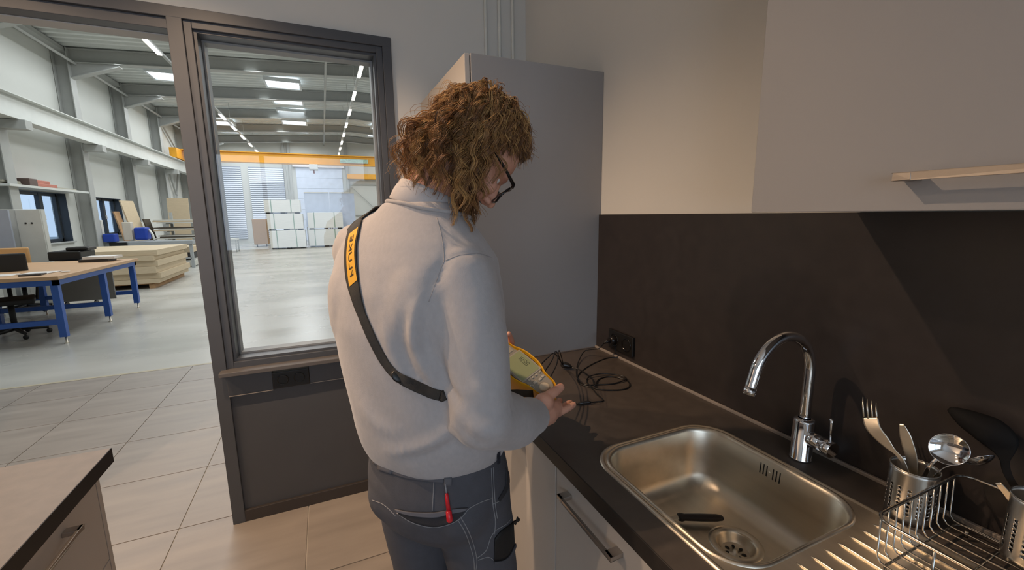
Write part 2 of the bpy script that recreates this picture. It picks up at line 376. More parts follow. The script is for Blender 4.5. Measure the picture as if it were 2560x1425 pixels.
# knife lying in the bowl
kn = thing('paring_knife', (-.33, -1.665, .763), 'small black-handled knife lying in the sink bowl by the drain', 'knife')
ha, hb = V((-.372, -1.645, .776)), V((-.272, -1.694, .776)); d = (hb-ha)/np.linalg.norm(hb-ha); s_ = np.cross((0, 0, 1), d)
R = []
for t, wd, hh in ((0, .010, .008), (.06, .0125, .009), (.14, .009, .008), (.5, .0105, .0085), (.85, .010, .008), (.97, .008, .006), (1, .004, .003)):
    c = ha+(hb-ha)*t; R.append([c+s_*wd*math.cos(a)+V((0, 0, 1))*hh*math.sin(a) for a in np.linspace(0, 2*math.pi, 13)[:-1]])
MB().rings(R).build('handle', mat('knife_handle', '#2a211d', .5, var=.1), kn)
m = MB(); tip = ha-d*.036+V((0, 0, -.007))
m.rings([[ha+s_*.007+V((0, 0, .001)), ha-s_*.007+V((0, 0, .001)), ha-s_*.007-V((0, 0, .001)), ha+s_*.007-V((0, 0, .001))], [tip+s_*.003+V((0, 0, .0006)), tip-s_*.001+V((0, 0, .0006)), tip-s_*.001-V((0, 0, .0006)), tip+s_*.003-V((0, 0, .0006))]], smooth=False).build('blade', STEEL, kn)

# ------------------------------------------------------------------ tap
fx, fy = -.079, -1.748
fa = thing('kitchen_tap', (fx, fy, .92), 'chrome kitchen tap with a high curved spout and side lever', 'tap')
MB().lathe([(.0, .921), (.0255, .921), (.0255, .925), (.0235, .927), (.0235, 1.022), (.022, 1.027), (.014, 1.029)], (fx, fy, 0), 36).build('body', CHROME, fa)
arc = [(fx, fy, 1.02), (fx, fy, 1.10), (fx, fy, 1.15)]
for k in range(1, 15):
    a = math.pi*k/14*.93; arc.append((fx-.1*(1-math.cos(a)), fy, 1.15+.1*math.sin(a)))
e = V(arc[-1]); dd = e-V(arc[-2]); dd /= np.linalg.norm(dd)
arc += [tuple(e+dd*.012), tuple(e+dd*.03)]
spo = MB().tube(spline(arc, 3), .0125, 20).build('spout', CHROME, fa)
MB().cyl(e+dd*.028, e+dd*.044, .0132, 24).build('aerator', CHROME, spo)
cart = MB().tube([(fx, fy-.010, .985), (fx-.004, fy-.046, .983)], .0175, 24).build('lever_cartridge', CHROME, fa)
MB().tube([(fx-.004, fy-.047, .983), (fx-.007, fy-.074, .981)], .0192, 24).build('lever_cap', CHROME, cart)
MB().tube([(fx-.006, fy-.067, .992), (fx-.006, fy-.064, 1.045), (fx-.006, fy-.063, 1.056)], [.0032, .003, .004], 12).build('lever_rod', CHROME, cart)

# ------------------------------------------------------------------ utensil cups and cutlery
def cup(loc, r, h, label):
    t = thing('utensil_cup', loc, label, 'cup', 'perforated utensil cups'); x0, y0, z0 = loc
    m = MB(); NT, NZ = 30, 13; P = lambda i, j: (x0+r*math.cos(2*math.pi*i/NT), y0+r*math.sin(2*math.pi*i/NT), z0+h*j/NZ)
    for i in range(NT):
        for j in range(NZ):
            q = [V(P(i, j)), V(P(i+1, j)), V(P(i+1, j+1)), V(P(i, j+1))]
            if 2 <= j <= 8 and (i % 6) in (0, 2, 4):
                c = sum(q)/4; o8 = [q[0], (q[0]+q[1])/2, q[1], (q[1]+q[2])/2, q[2], (q[2]+q[3])/2, q[3], (q[3]+q[0])/2]
                u = (q[1]-q[0])/2; v_ = (q[3]-q[0])/2; k = min(np.linalg.norm(u), np.linalg.norm(v_))*.68
                u = u/np.linalg.norm(u)*k; v_ = v_/np.linalg.norm(v_)*k
                i8 = [c+math.cos(a)*u+math.sin(a)*v_ for a in [math.radians(225+45*s) for s in range(8)]]
                m.add(o8+i8, [(s, (s+1) % 8, 8+(s+1) % 8, 8+s) for s in range(8)], True)
            else: m.add(q, [(0, 1, 2, 3)], True)
    b = m.build('wall', STEELC, t); so = b.modifiers.new('solid', 'SOLIDIFY'); so.thickness = .0008
    MB().lathe([(0, .001), (r-.001, .001), (r-.001, .003), (0, .003)], loc, 30).build('bottom', STEELC, t)
    MB().tube([(x0+r*math.cos(a), y0+r*math.sin(a), z0+h) for a in np.linspace(0, 2*math.pi, 31)[:-1]], .0013, 8, closed=True).build('rolled_rim', STEELC, t)
    return t
c1 = (-.092, -1.972, .921); cup(c1, .038, .108, 'perforated steel utensil cup holding fork, knife and spoons')
c2 = (-.085, -2.138, .9465); cup(c2, .040, .115, 'perforated steel utensil cup standing in the wire dish rack')
def flatware(name, path, widths, thick, label, cat, M=CHROME, dish=None, up=(1, 0, 0), group=None, root=None):
    P = spline(path, 6); n = len(P); W = np.interp(np.linspace(0, 1, n), np.linspace(0, 1, len(widths)), widths)
    R = []
    for i in range(n):
        t = P[min(i+1, n-1)]-P[max(i-1, 0)]; t /= np.linalg.norm(t); s = np.cross(t, up); s /= np.linalg.norm(s); nn = np.cross(s, t); q = []
        K = 10
        top = [P[i]+s*W[i]*x+nn*(thick+(dish(i/(n-1))*(x*x-1) if dish else 0)) for x in np.linspace(-1, 1, K)]
        bot = [P[i]+s*W[i]*x+nn*(-thick+(dish(i/(n-1))*(x*x-1) if dish else 0)) for x in np.linspace(1, -1, K)]
        R.append(top+bot)
    m = MB().rings(R)
    if root: return m.build(name, M, root)
    return tag(m.build(name, M, loc=path[0]), label, cat, group)
# fork: tines up, standing in the first cup, leaning away from it
fk = thing('fork', (-.10, -1.965, .93), 'steel fork standing tines up in the utensil cup', 'fork')
fp = [(-.098, -1.985, .935), (-.108, -1.962, 1.03), (-.114, -1.935, 1.060), (-.117, -1.908, 1.085), (-.112, -1.897, 1.104)]
flatware('handle', fp, [.0055, .004, .0035, .011, .0135, .0135], .0009, None, None, STEEL, up=(1, .25, 0), root=fk)
for k in range(4):
    o = (k-1.5)*.0078; sx = V((.16, -.80, -.15)); sx /= np.linalg.norm(sx)
    a = V((-.112, -1.897, 1.104))+sx*o; b = a+V((.010, .010, .034)); MB().tube([a-V((0, .001, .004)), (a+b)/2+V((-.0015, 0, 0)), b], [.0021, .0018, .0008], 6).build('tine', STEEL, fk)
flatware('table_knife', [(-.080, -1.978, .935), (-.088, -1.966, 1.03), (-.093, -1.956, 1.07), (-.096, -1.943, 1.108)], [.005, .006, .009, .010, .009, .003], .0008, 'steel table knife with rounded blade standing in the utensil cup', 'knife', STEEL, up=(1, .25, 0))
def spoon(path, rl, rw, face, label, depth=.009):
    # path: handle points, the last one is where the bowl starts; the bowl is a dished oval shell
    t = thing('spoon', path[0], label, 'spoon'); P = spline(path, 6); d = P[-1]-P[-4]; d /= np.linalg.norm(d); n_ = V(face, float); n_ -= d*np.dot(n_, d); n_ /= np.linalg.norm(n_); s = np.cross(d, n_)
    k = len(P); w_ = np.interp(np.linspace(0, 1, k), [0, .5, .85, 1], [.0045, .003, .0026, .004]); R = [[P[i]+s*w_[i]*a+n_*.0011*b_ for a, b_ in ((-1, -.4), (-.6, -1), (.6, -1), (1, -.4), (1, .4), (.6, 1), (-.6, 1), (-1, .4))] for i in range(k)]
    MB().rings(R).build('handle', CHROME, t)
    c = P[-1]+d*rl*.93; m = MB(); NR, NA_ = 8, 28
    for sg, of in ((1, 0), (-1, -.0011)):
        rows = [[c+(d*rl*math.cos(2*math.pi*a/NA_)+s*rw*math.sin(2*math.pi*a/NA_))*(r/NR)-n_*(depth*(1-(r/NR)**2)-of) for a in range(NA_)] for r in range(1, NR+1)]
        m.rings(rows, cap=False); m.add([c-n_*(depth-of)]+rows[0], [(0, 1+a, 1+(a+1) % NA_) for a in range(NA_)], True)
    m.tube([c+(d*rl*math.cos(2*math.pi*a/NA_)+s*rw*math.sin(2*math.pi*a/NA_)) for a in range(NA_)], .0009, 6, closed=True)
    m.build('bowl', CHROME, t)
spoon([(-.085, -1.972, .935), (-.100, -1.992, 1.03), (-.102, -1.999, 1.054), (-.0985, -2.004, 1.066)], .029, .027, (-1.03, -.36, .45), 'round-bowled steel spoon standing bowl up in the utensil cup')
spoon([(-.075, -1.962, .935), (-.072, -2.002, 1.032), (-.068, -2.022, 1.056), (-.066, -2.032, 1.066)], .023, .017, (.25, .85, .45), 'steel spoon seen edge on, leaning out of the utensil cup')
ld = [(-.06, -2.15, .952), (-.052, -2.105, 1.03), (-.048, -2.080, 1.068), (-.046, -2.070, 1.105), (-.046, -2.055, 1.130), (-.046, -2.02, 1.142), (-.044, -1.99, 1.151)]
flatware('serving_spoon', ld, [.006, .006, .005, .006, .024, .026, .018, .004], .0014, 'black serving spoon reaching out of the cup in the dish rack', 'serving spoon', mat('nylon_black', '#100f0f', .75, spec=.2), dish=lambda t: .010*max(0, math.sin((t-.5)/.5*math.pi)) if t > .5 else 0, up=(1, .2, -.5))
flatware('steel_utensil', [(-.10, -2.15, .952), (-.098, -2.115, 1.03), (-.098, -2.085, 1.066)], [.006, .005, .0055, .004], .0012, 'steel utensil handle sticking up from the cup in the dish rack', 'utensil', STEEL)

# ------------------------------------------------------------------ wire dish rack
rk = thing('dish_rack', (-.19, -2.2, .925), 'chromed wire dish rack standing on the draining board', 'dish rack')
rx0, rx1, ry0, ry1 = -.335, -.045, -2.022, -2.42
top = rrect((rx0+rx1)/2, (ry0+ry1)/2, (rx1-rx0)/2, (ry0-ry1)/2, .025, 1.032, 6)
MB().tube(top, .0028, 10, closed=True).build('top_rim', WIRE, rk)
low = rrect((rx0+rx1)/2, (ry0+ry1)/2, (rx1-rx0)/2-.012, (ry0-ry1)/2-.012, .02, .9385, 6)
MB().tube(low, .0022, 8, closed=True).build('base_frame', WIRE, rk)
for k in range(11):
    x = rx0+.022+k*.0245
    P = [(x, ry0, 1.032), (x, ry0-.002, .952), (x, ry0-.008, .944), (x, ry0-.016, .9425), (x, ry1+.016, .9425), (x, ry1+.008, .944), (x, ry1+.002, .952), (x, ry1, 1.032)]
    MB().tube(P, .0016, 8).build('wire', WIRE, rk)
for y in (-2.10, -2.34):
    MB().tube([(rx0, y, 1.032), (rx0+.006, y, .952), (rx0+.016, y, .9385), (rx1-.016, y, .9385), (rx1-.006, y, .952), (rx1, y, 1.032)], .0018, 8).build('cross_wire', WIRE, rk)
for x in (rx0+.03, rx1-.03):
    for y in (ry0-.03, ry1+.03):
        MB().tube([(x, y, .9385), (x, y, .926)], .003, 8).build('foot', WIRE, rk)

# ------------------------------------------------------------------ socket on the splashback
sw = thing('wall_socket', (-.013, -.953, .995), 'black double wall socket on the dark splashback', 'socket')
box('plate', (-.025, -1.033, .953), (-.0125, -.872, 1.037), BLACKP, sw, .003)
for y in (-.913, -.994):
    MB().lathe([(.029, .001), (.028, .003), (.024, .003), (.0225, -.008), (0, -.008)], (-.025, y, .995), 28, (-1, 0, 0)).build('socket_recess', mat('socket_gloss', '#0d0c0c', .12), sw)

# ------------------------------------------------------------------ island in the left foreground
isl = thing('island_cabinet', (-2.1, -1.7, 0), 'greige island cupboard with bar handle under a dark top', 'cabinet')
box('carcass', (-2.55, -2.75, .09), (-1.762, -.975, .878), CARC, isl)
box('plinth', (-2.5, -2.70, 0), (-1.80, -1.0, .09), WEDGE, isl)
box('end_panel', (-2.56, -.974, 0), (-1.742, -.955, .879), LAMW, isl, .0015)
for k, (a, b) in enumerate(((-.977, -1.56), (-1.563, -2.15), (-2.153, -2.74))):
    zz = (.10, .62, .876)
    for q in range(2):
        d = box('drawer_front', (-1.7615, b, zz[q]+.0015), (-1.742, a, zz[q+1]-.0015), LAMW, isl, .0015)
        bar_handle(d, a-.15, b+.15, zz[q+1]-.055 if q else .55, x=-1.742, out=.032, s=-1)
it = tag(box('island_worktop', (-2.60, -2.80, .88), (-1.716, -.935, .92), mat('island_top', '#6a625b', .42, var=.08, vscale=30, bump=.05, bscale=400), loc=(-2.15, -1.85, .88)), 'grey-brown stone-look worktop of the kitchen island', 'worktop')
box('edge_band', (-1.7165, -2.801, .8795), (-1.7145, -.9335, .9195), WEDGE, it, loc=(-2.15, -1.85, .88)).parent = it
bpy.data.objects['edge_band'].location = (0, 0, 0)

# ================================================================== the hall beyond
XL, XR, YF = -7.34, 8.0, 28.3
def roofz(x): return 6.05+.055*(x-XL) if x < .6 else 6.05+.055*(.6-XL)-.055*(x-.6)
struct('hall_floor', boxes(((XL-.3, 2.965, -.2), (XR+.3, YF+.3, 0)), ((XL-.3, .15, -.2), (-4.9, 2.965, 0)), ((0, .15, -.2), (XR+.3, 2.965, 0))), CONC)
# left hall wall with two window openings
WA = (10.35, 12.95, .98, 2.22); WB = (14.25, 16.35, 1.03, 2.20); WC = (6.9, 9.5, .98, 2.22)
m = MB(); ys = [0.15, WC[0], WC[1], WA[0], WA[1], WB[0], WB[1], YF]
for k in range(7):
    a, b = ys[k], ys[k+1]
    if k % 2 == 0: m.box((XL-.3, a, 0), (XL, b, 6.7))
    else:
        W = {1: WC, 3: WA, 5: WB}[k]; m.box((XL-.3, a, 0), (XL, b, W[2])).box((XL-.3, a, W[3]), (XL, b, 6.7))
struct('wall_hall_left', m, HWALL)
struct('wall_hall_far', boxes(((XL-.3, YF, 0), (XR+.3, YF+.3, 7))), HWALL)
struct('wall_hall_right', boxes(((XR, .15, 0), (XR+.3, YF, 7))), HWALL)
struct('wall_hall_near', boxes(((XL-.3, 0, 0), (-4.15, .15, 7)), ((-4.15, .0, CZ+.1), (.15, .15, 7)), ((.15, 0, 0), (XR+.3, .15, 7))), HWALL)
# windows in the left wall
for i, (W, nm, mull) in enumerate(((WC, 'window_3', (7.6,)), (WA, 'window_4', (10.95, 12.2)), (WB, 'window_5', (15.55,)))):
    t = thing(nm, (XL-.15, (W[0]+W[1])/2, W[2]), None, None, kind='structure'); fw = .075
    x0, x1 = XL-.25, XL-.17
    MB().box((x0, W[0], W[2]), (x1, W[0]+fw, W[3])).box((x0, W[1]-fw, W[2]), (x1, W[1], W[3])).box((x0, W[0], W[2]), (x1, W[1], W[2]+fw)).box((x0, W[0], W[3]-fw), (x1, W[1], W[3])).build('window_frame', WINF, t, .004)
    for y in mull: box('mullion', (x0, y-.07, W[2]), (x1+.01, y+.07, W[3]), WINF, t, .004)
    es = [W[0]]+list(mull)+[W[1]]
    for a, b in zip(es[:-1], es[1:]): box('pane', (x0+.03, a+.05, W[2]+.05), (x0+.036, b-.05, W[3]-.05), GLASSH, t)
    MB().box((XL-.16, W[0]-.0, W[3]-.01), (XL+.02, W[1], W[3]+.0)).box((XL-.16, W[1]-.012, W[2]), (XL+.012, W[1]+.0, W[3])).box((XL-.16, W[0], W[2]), (XL+.012, W[0]+.012, W[3])).build('reveal_lining', WINF, t)
    box('sill', (XL-.17, W[0]-.05, W[2]-.04), (XL+.06, W[1]+.05, W[2]), HSTEEL, t, .005)
    for y in mull: box('window_handle', (x1+.01, y-.015, (W[2]+W[3])/2-.06), (x1+.045, y+.015, (W[2]+W[3])/2+.05), mat('handle_white', '#e8e8e8', .4), t, .004)
# ground and a pale building outside the hall windows
struct('ground_outside', boxes(((-60, -10, -.4), (XL-.3, 60, -.25))), mat('outside_paving', '#9aa0a2', .9, var=.1, vscale=.5))
ob = thing('neighbour_building', (-24, 18, -.25), 'pale blue-grey neighbouring building seen through the hall windows', 'building')
box('wall', (-28, 0, -.25), (-24, 40, 3.4), mat('neighbour_wall', '#7f93a8', .8), ob)
box('roof_edge', (-28, -.2, 3.4), (-23.8, 40.2, 3.7), mat('neighbour_roof', '#56626e', .8), ob)
for k in range(9): box('window_band', (-23.99, 2+k*4.2, .9), (-23.9, 4.6+k*4.2, 2.4), mat('neighbour_glass', '#a9c4dc', .2), ob)

# roof deck: corrugated, sloped
m = MB(); 
for (xa, xb) in ((XL-.3, .6), (.6, XR+.3)):
    pts = []; y = .15; k = 0
    while y < YF:
        for dy, dz in ((0, 0), (.11, 0), (.15, .09), (.26, .09), (.30, 0)): pts.append((y+dy, dz))
        y += .30
    vs = [(xa, p[0], roofz(xa)+p[1]) for p in pts]+[(xb, p[0], roofz(xb)+p[1]) for p in pts]; n = len(pts)
    m.add(vs, [(i, i+1, n+i+1, n+i) for i in range(n-1)])
rf = m.build('hall_roof', HROOF); tag(rf, kind='structure')
so = rf.modifiers.new('solid', 'SOLIDIFY'); so.thickness = .06; so.offset = 1
# steel frames: columns and rafters
COLS = (6.8, 10.2, 13.6, 17.0, 20.4, 23.8, 27.2)
def ibeam(m, p, q, h, b, up=(0, 0, 1), tf=.018, tw=.014):
    p = V(p, float); q = V(q, float); d = q-p; L = np.linalg.norm(d); d = d/L; u = V(up, float); u = u-d*np.dot(u, d); u /= np.linalg.norm(u); s = np.cross(u, d); c = (p+q)/2
    m.obox(c, (d, s, u), (L/2, tw/2, h/2-tf)); m.obox(c+u*(h/2-tf/2), (d, s, u), (L/2, b/2, tf/2)); m.obox(c-u*(h/2-tf/2), (d, s, u), (L/2, b/2, tf/2)); return m
for y in COLS:
    for xc, s in ((XL, 1), (XR, -1)):
        fr = thing('steel_column', (xc+.17*s, y, 0), 'tall grey steel column against the hall wall with windows' if s == 1 else 'tall grey steel column against the hall wall without windows', 'column', 'hall columns')
        ibeam(MB(), (xc+.17*s, y, 0), (xc+.17*s, y, roofz(xc)+.0), .32, .30, up=(1, 0, 0)).build('shaft', HSTEEL, fr)
        MB().box((xc+.30*s, y-.12, 3.40), (xc+.75*s, y+.12, 3.58)).build('corbel', HSTEEL, fr)
        MB().add([(xc+.33*s, y-.01, roofz(xc)-.75), (xc+.33*s, y+.01, roofz(xc)-.75), (xc+1.35*s, y+.01, roofz(xc)-.36), (xc+1.35*s, y-.01, roofz(xc)-.36), (xc+.33*s, y-.01, roofz(xc)-.2), (xc+.33*s, y+.01, roofz(xc)-.2), (xc+1.35*s, y+.01, roofz(xc)-.2), (xc+1.35*s, y-.01, roofz(xc)-.2)], [(0,1,2,3),(4,7,6,5),(0,4,5,1),(1,5,6,2),(2,6,7,3),(3,7,4,0)]).beam((xc+.33*s, y, roofz(xc)-.76), (xc+1.4*s, y, roofz(xc)-.36), .22, .02).build('haunch', HSTEEL, fr)
    ra = thing('roof_rafter', (.6, y, 6), 'grey steel roof beam crossing the hall', 'roof beam', 'roof beams')
    m = MB(); ibeam(m, (XL+.3, y, roofz(XL)-.19), (.6, y, roofz(.6)-.19), .36, .22); ibeam(m, (.6, y, roofz(.6)-.19), (XR-.3, y, roofz(XR)-.19), .36, .22); m.build('beam', HSTEEL, ra)
for x in (-6.9, -.7, 2.6):
    z = roofz(x)-.40
    tag(MB().tube([(x, .3, z), (x, YF, z)], .035, 8).build('roof_pipe', HSTEEL, loc=(x, 14, z)), 'thin grey pipe running under the hall roof', 'pipe', 'roof pipes')
for s, xc in ((1, XL), (-1, XR)):
    tag(MB().box((xc+.02*s, .2, roofz(xc)-.12), (xc+.30*s, YF, roofz(xc)-.02)).build('eaves_beam', HSTEEL, loc=(xc, 14, 5.8)), 'grey eaves beam along the top of the hall wall', 'beam', 'eaves beams')
# roof lights: upstand and glowing pane
for (x0, x1, ys_) in ((-2.58, -1.54, (15.3, 17.75, 19.95, 22.1, 24.4)), (-5.75, -4.75, (14.95, 17.5, 20.6, 22.4, 24.6)), (1.7, 2.8, (14.9, 17.7, 20.6, 22.2, 24.6)), (4.8, 5.9, (14.9, 17.7, 20.6, 22.2, 24.6))):
    for y in ys_:
        t = thing('roof_light', ((x0+x1)/2, y+.5, roofz((x0+x1)/2)), {-2.58: 'bright roof light in the row above the strapped board packs', -5.75: 'bright roof light in the row nearest the hall windows'}.get(x0, 'bright roof light on the side of the hall without windows'), 'skylight', 'roof lights')
        zz = roofz((x0+x1)/2)-.035
        box('pane', (x0, y, zz-.03), (x1, y+.85, zz-.01), SKYL, t)
        MB().box((x0-.06, y-.06, zz-.12), (x1+.06, y, zz)).box((x0-.06, y+.85, zz-.12), (x1+.06, y+1.01, zz)).box((x0-.06, y, zz-.12), (x0, y+.85, zz)).box((x1, y, zz-.12), (x1+.06, y+.85, zz)).build('upstand', mat('upstand_white', '#d3d9dc', .6), t)
# LED lines
for xl, ysl in ((.08, (9.83, 12.3, 14.7, 17.1, 19.4, 21.8, 24.0, 26.2)), (-4.32, (9.74, 12.3, 14.7, 17.1, 19.4, 21.7, 24.1, 26.4))):
    rl = tag(MB().box((xl-.03, 8.0, 5.36), (xl+.03, 28.0, 5.41)).build('light_rail', HSTEEL, loc=(xl, 18, 5.36)), 'thin rail carrying strip lamps on the window side of the hall' if xl < -1 else 'thin rail carrying strip lamps above the strapped board packs', 'light rail', 'light rails')
    for k in range(6): MB().tube([(xl, 9+3.4*k, 5.4), (xl, 9+3.4*k, roofz(xl))], .006, 5).build('hanger', HSTEEL, rl)
    for y in ysl:
        t = thing('strip_lamp', (xl, y, 5.33), 'lit strip lamp in the row on the window side of the hall' if xl < -1 else 'lit strip lamp in the row above the strapped board packs', 'lamp', 'hall strip lamps')
        box('housing', (xl-.045, y, 5.325), (xl+.045, y+1.0, 5.36), mat('lamp_white', '#dcdcdc', .5), t); box('diffuser', (xl-.04, y+.02, 5.30), (xl+.04, y+.98, 5.324), TUBE, t)
# crane: rails on both walls, orange bridge, hoist
for s, xc in ((1, XL), (-1, XR)):
    t = thing('crane_rail', (xc+.53*s, 14, 3.6), 'pale steel crane rail beam on the columns of the window wall' if s == 1 else 'pale steel crane rail beam on the columns opposite the window wall', 'beam', 'crane rails')
    ibeam(MB(), (xc+.53*s, .2, 3.84), (xc+.53*s, YF, 3.84), .50, .26).build('beam', RAILM, t)
    box('rail_head', (xc+.50*s, .2, 4.09), (xc+.56*s, YF, 4.13), HSTEEL, t)
cr = thing('overhead_crane', (0, 21.9, 4.1), 'orange overhead crane bridge spanning the hall', 'crane')
MB().box((XL+.8, 21.7, 4.14), (XR-.8, 22.05, 4.58)).box((XL+.3, 21.62, 4.56), (XR-.3, 22.13, 4.60)).box((XL+.8, 21.62, 4.12), (XR-.8, 22.13, 4.16)).build('girder', ORANGE, cr)
for xc, s in ((XL, 1), (XR, -1)): box('end_carriage', (xc+.40*s, 20.9, 4.135), (xc+.66*s, 22.9, 4.56), ORANGE, cr)
ho = box('hoist', (-1.55, 21.45, 3.85), (-1.15, 22.2, 4.10), mat('hoist_grey', '#d0d2d2', .5), cr, .02); MB().tube([(-1.35, 21.8, 3.85), (-1.35, 21.8, 3.68)], .03, 8).build('hook_block', mat('hoist_red', '#7c3a30', .5), ho)
box('sign_plate', (-.1, 21.60, 4.22), (1.25, 21.62, 4.42), mat('crane_sign', '#9fb8a6', .5, var=.3, vscale=14), cr)
# far wall: louvred door panels, white roller door, posts, bracing, orange strip
LOUV = mat('louvre_white', '#dfe6f2', .5, var=.02)
for (x0, x1) in ((-6.62, -5.42), (-5.02, -3.15)):
    t = thing('louvred_door', ((x0+x1)/2, YF-.06, .3), 'tall white door of horizontal slats on the far hall wall', 'door', 'far slatted doors')
    box('backing', (x0, YF-.04, .25), (x1, YF-.002, 4.55), mat('louvre_back', '#8d96a6', .6), t)
    for k in range(36): MB().obox(((x0+x1)/2, YF-.07, .32+k*.118), ((1, 0, 0), (0, .6, .8), (0, -.8, .6)), ((x1-x0)/2, .048, .008)).build('slat', LOUV, t)
rd = thing('roller_door', (-1.2, YF-.1, 0), 'wide pale blue-white roller door on the far hall wall', 'door')
for k in range(7): box('panel', (-2.45, YF-.06, .02+k*.66), (.25, YF-.003, .67+k*.66), mat('roller_white', '#ccd6e8', .5), rd, .01)
box('head_box', (-2.6, YF-.25, 4.62), (.4, YF-.003, 4.85), mat('roller_head', '#d8d3d4', .5), rd)
for x in (-7.0, -3.05, -2.75, .55, 2.6, 4.8): tag(MB().box((x-.07, YF-.16, 0), (x+.07, YF-.001, 6.4)).build('wall_post', HSTEEL, loc=(x, YF, 0)), 'slim grey post on the far hall wall', 'post', 'far wall posts')
for z in (1.6, 3.6, 5.0): tag(MB().box((.62, YF-.06, z-.03), (XR, YF-.001, z+.03)).build('wall_girt', HSTEEL, loc=(4, YF, z)), 'horizontal grey rail on the far hall wall', 'rail', 'far wall rails')
tag(MB().beam((.7, YF-.08, 3.5), (2.5, YF-.08, 1.7), .03, .03).build('wall_brace', HSTEEL, loc=(1.6, YF, 2.6)), 'thin diagonal brace rod on the far hall wall', 'brace')
tag(MB().box((.55, 27.9, 3.95), (XR-.75, YF-.061, 4.25)).build('crane_girder', ORANGE, loc=(4, 28, 4)), 'yellow-orange girder on the far wall behind the crane bridge', 'beam')
# pipe and braces on the left wall
tag(MB().tube([(XL+.10, 17.30, 0), (XL+.10, 17.30, 5.9)], .075, 12).build('drain_pipe', mat('drain_dark', '#3c4146', .5), loc=(XL+.4, 17.25, 0)), 'dark rainwater pipe beside a hall column', 'pipe')
for a, b in (((21, 4.6), (23.6, .6)), ((23.6, 4.6), (21, .6)), ((21, 5.9), (23.6, 4.6))):
    tag(MB().beam((XL+.1, a[0], a[1]), (XL+.1, b[0], b[1]), .06, .06).build('wall_brace', HSTEEL, loc=(XL+.1, 22, 2)), 'diagonal steel brace on the hall wall with windows', 'brace', 'left wall braces')
# shelf above the first window, tool and laths
tag(box('wall_shelf', (XL+.0, 9.9, 2.24), (XL+.42, 13.15, 2.29), RAILM, loc=(XL, 11.5, 2.24)), 'white shelf on the wall above the hall window', 'shelf')
rt = thing('red_clamp_case', (XL+.25, 11.3, 2.29), 'salmon red tool case lying on the shelf above the window', 'tool case')
RED = mat('salmon_red', '#b5705f', .5, var=.08)
box('body', (XL+.12, 10.95, 2.292), (XL+.38, 11.75, 2.37), RED, rt, .01); box('lid', (XL+.12, 11.0, 2.37), (XL+.36, 11.5, 2.44), RED, rt, .01); box('end_cap', (XL+.11, 10.65, 2.292), (XL+.39, 10.95, 2.45), mat('case_dark', '#5b4a44', .5), rt, .01)
for k, (y0, y1, z) in enumerate(((9.95, 10.6, 2.312), (10.0, 10.58, 2.354), (11.82, 12.9, 2.31))):
    tag(MB().beam((XL+.2+.05*k, y0, z), (XL+.25, y1, z), .05, .04).build('lath', mat('lath_wood', '#a9a596', .6), loc=(XL+.2, y0, z)), 'thin wooden lath lying on the shelf above the window', 'lath', 'laths on the shelf')

# ------------------------------------------------------------------ blue workbench
WOODT = mat('bench_wood', '#c39d78', .45, var=.06, vscale=3, stretch=(1, 6, 1)); BLUE = mat('bench_blue', '#2a56a5', .4, var=.05)
wb = thing('workbench', (-5.4, 5.8, 0), 'large workbench with wooden top on a bright blue steel frame', 'workbench')
tx0, tx1, ty0, ty1 = -6.75, -4.15, 4.58, 7.08
box('bench_top', (tx0, ty0, .815), (tx1, ty1, .86), WOODT, wb, .004)
MB().box((tx0+.04, ty0+.03, .745), (tx1-.03, ty0+.08, .815)).box((tx0+.04, ty1-.08, .745), (tx1-.03, ty1-.03, .815)).box((tx1-.08, ty0+.03, .745), (tx1-.03, ty1-.03, .815)).box((tx0+.04, ty0+.03, .745), (tx0+.09, ty1-.03, .815)).build('apron', BLUE, wb)
for x in (tx1-.11, -5.45, tx0+.06):
    for y in (ty0+.05, 5.86, ty1-.13):
        l = box('leg', (x, y, .09), (x+.07, y+.07, .75), BLUE, wb); MB().tube([(x+.04, y+.04, 0), (x+.04, y+.04, .012), (x+.04, y+.04, .1)], [.028, .012, .01], 10).build('foot', STEEL, l)
for y in (ty0+.06, 5.87, ty1-.12): box('stretcher', (tx0+.1, y, .25), (tx1-.10, y+.06, .31), BLUE, wb)
box('modesty_panel', (-5.25, ty1-.16, .20), (tx1-.33, ty1-.13, .74), mat('panel_grey', '#8d8c88', .6), wb)
PAPER = mat('paper', '#d5d0cb', .8); 
for k, (x, y, a, w_, h_, M_, lb) in enumerate(((-4.95, 5.02, .2, .42, .30, PAPER, 'large white sheet lying on the bench top'), (-4.55, 5.12, -.1, .30, .30, PAPER, 'white sheet near the corner of the bench'), (-4.50, 4.86, .1, .20, .16, mat('folder_black', '#3a3432', .5), 'black folder lying on white sheets on the bench'), (-4.27, 5.05, .3, .08, .06, PAPER, 'small white note on the bench corner'))):
    tag(MB().obox((x, y, .862+.004*k), ((math.cos(a), math.sin(a), 0), (-math.sin(a), math.cos(a), 0), (0, 0, 1)), (w_/2, h_/2, .002 if k != 2 else .008)).build('paper_sheet' if k != 2 else 'folder', M_, loc=(x, y, .86+.004*k)), lb, 'paper' if k != 2 else 'folder')
bk = thing('book_stack', (-4.5, 6.75, .86), 'dark and light books stacked at the far bench end', 'books')
box('lower_book', (-4.75, 6.6, .861), (-4.38, 6.9, .905), mat('book_dark', '#2b2624', .5), bk); box('upper_book', (-4.70, 6.6, .906), (-4.30, 6.92, .945), PAPER, bk)
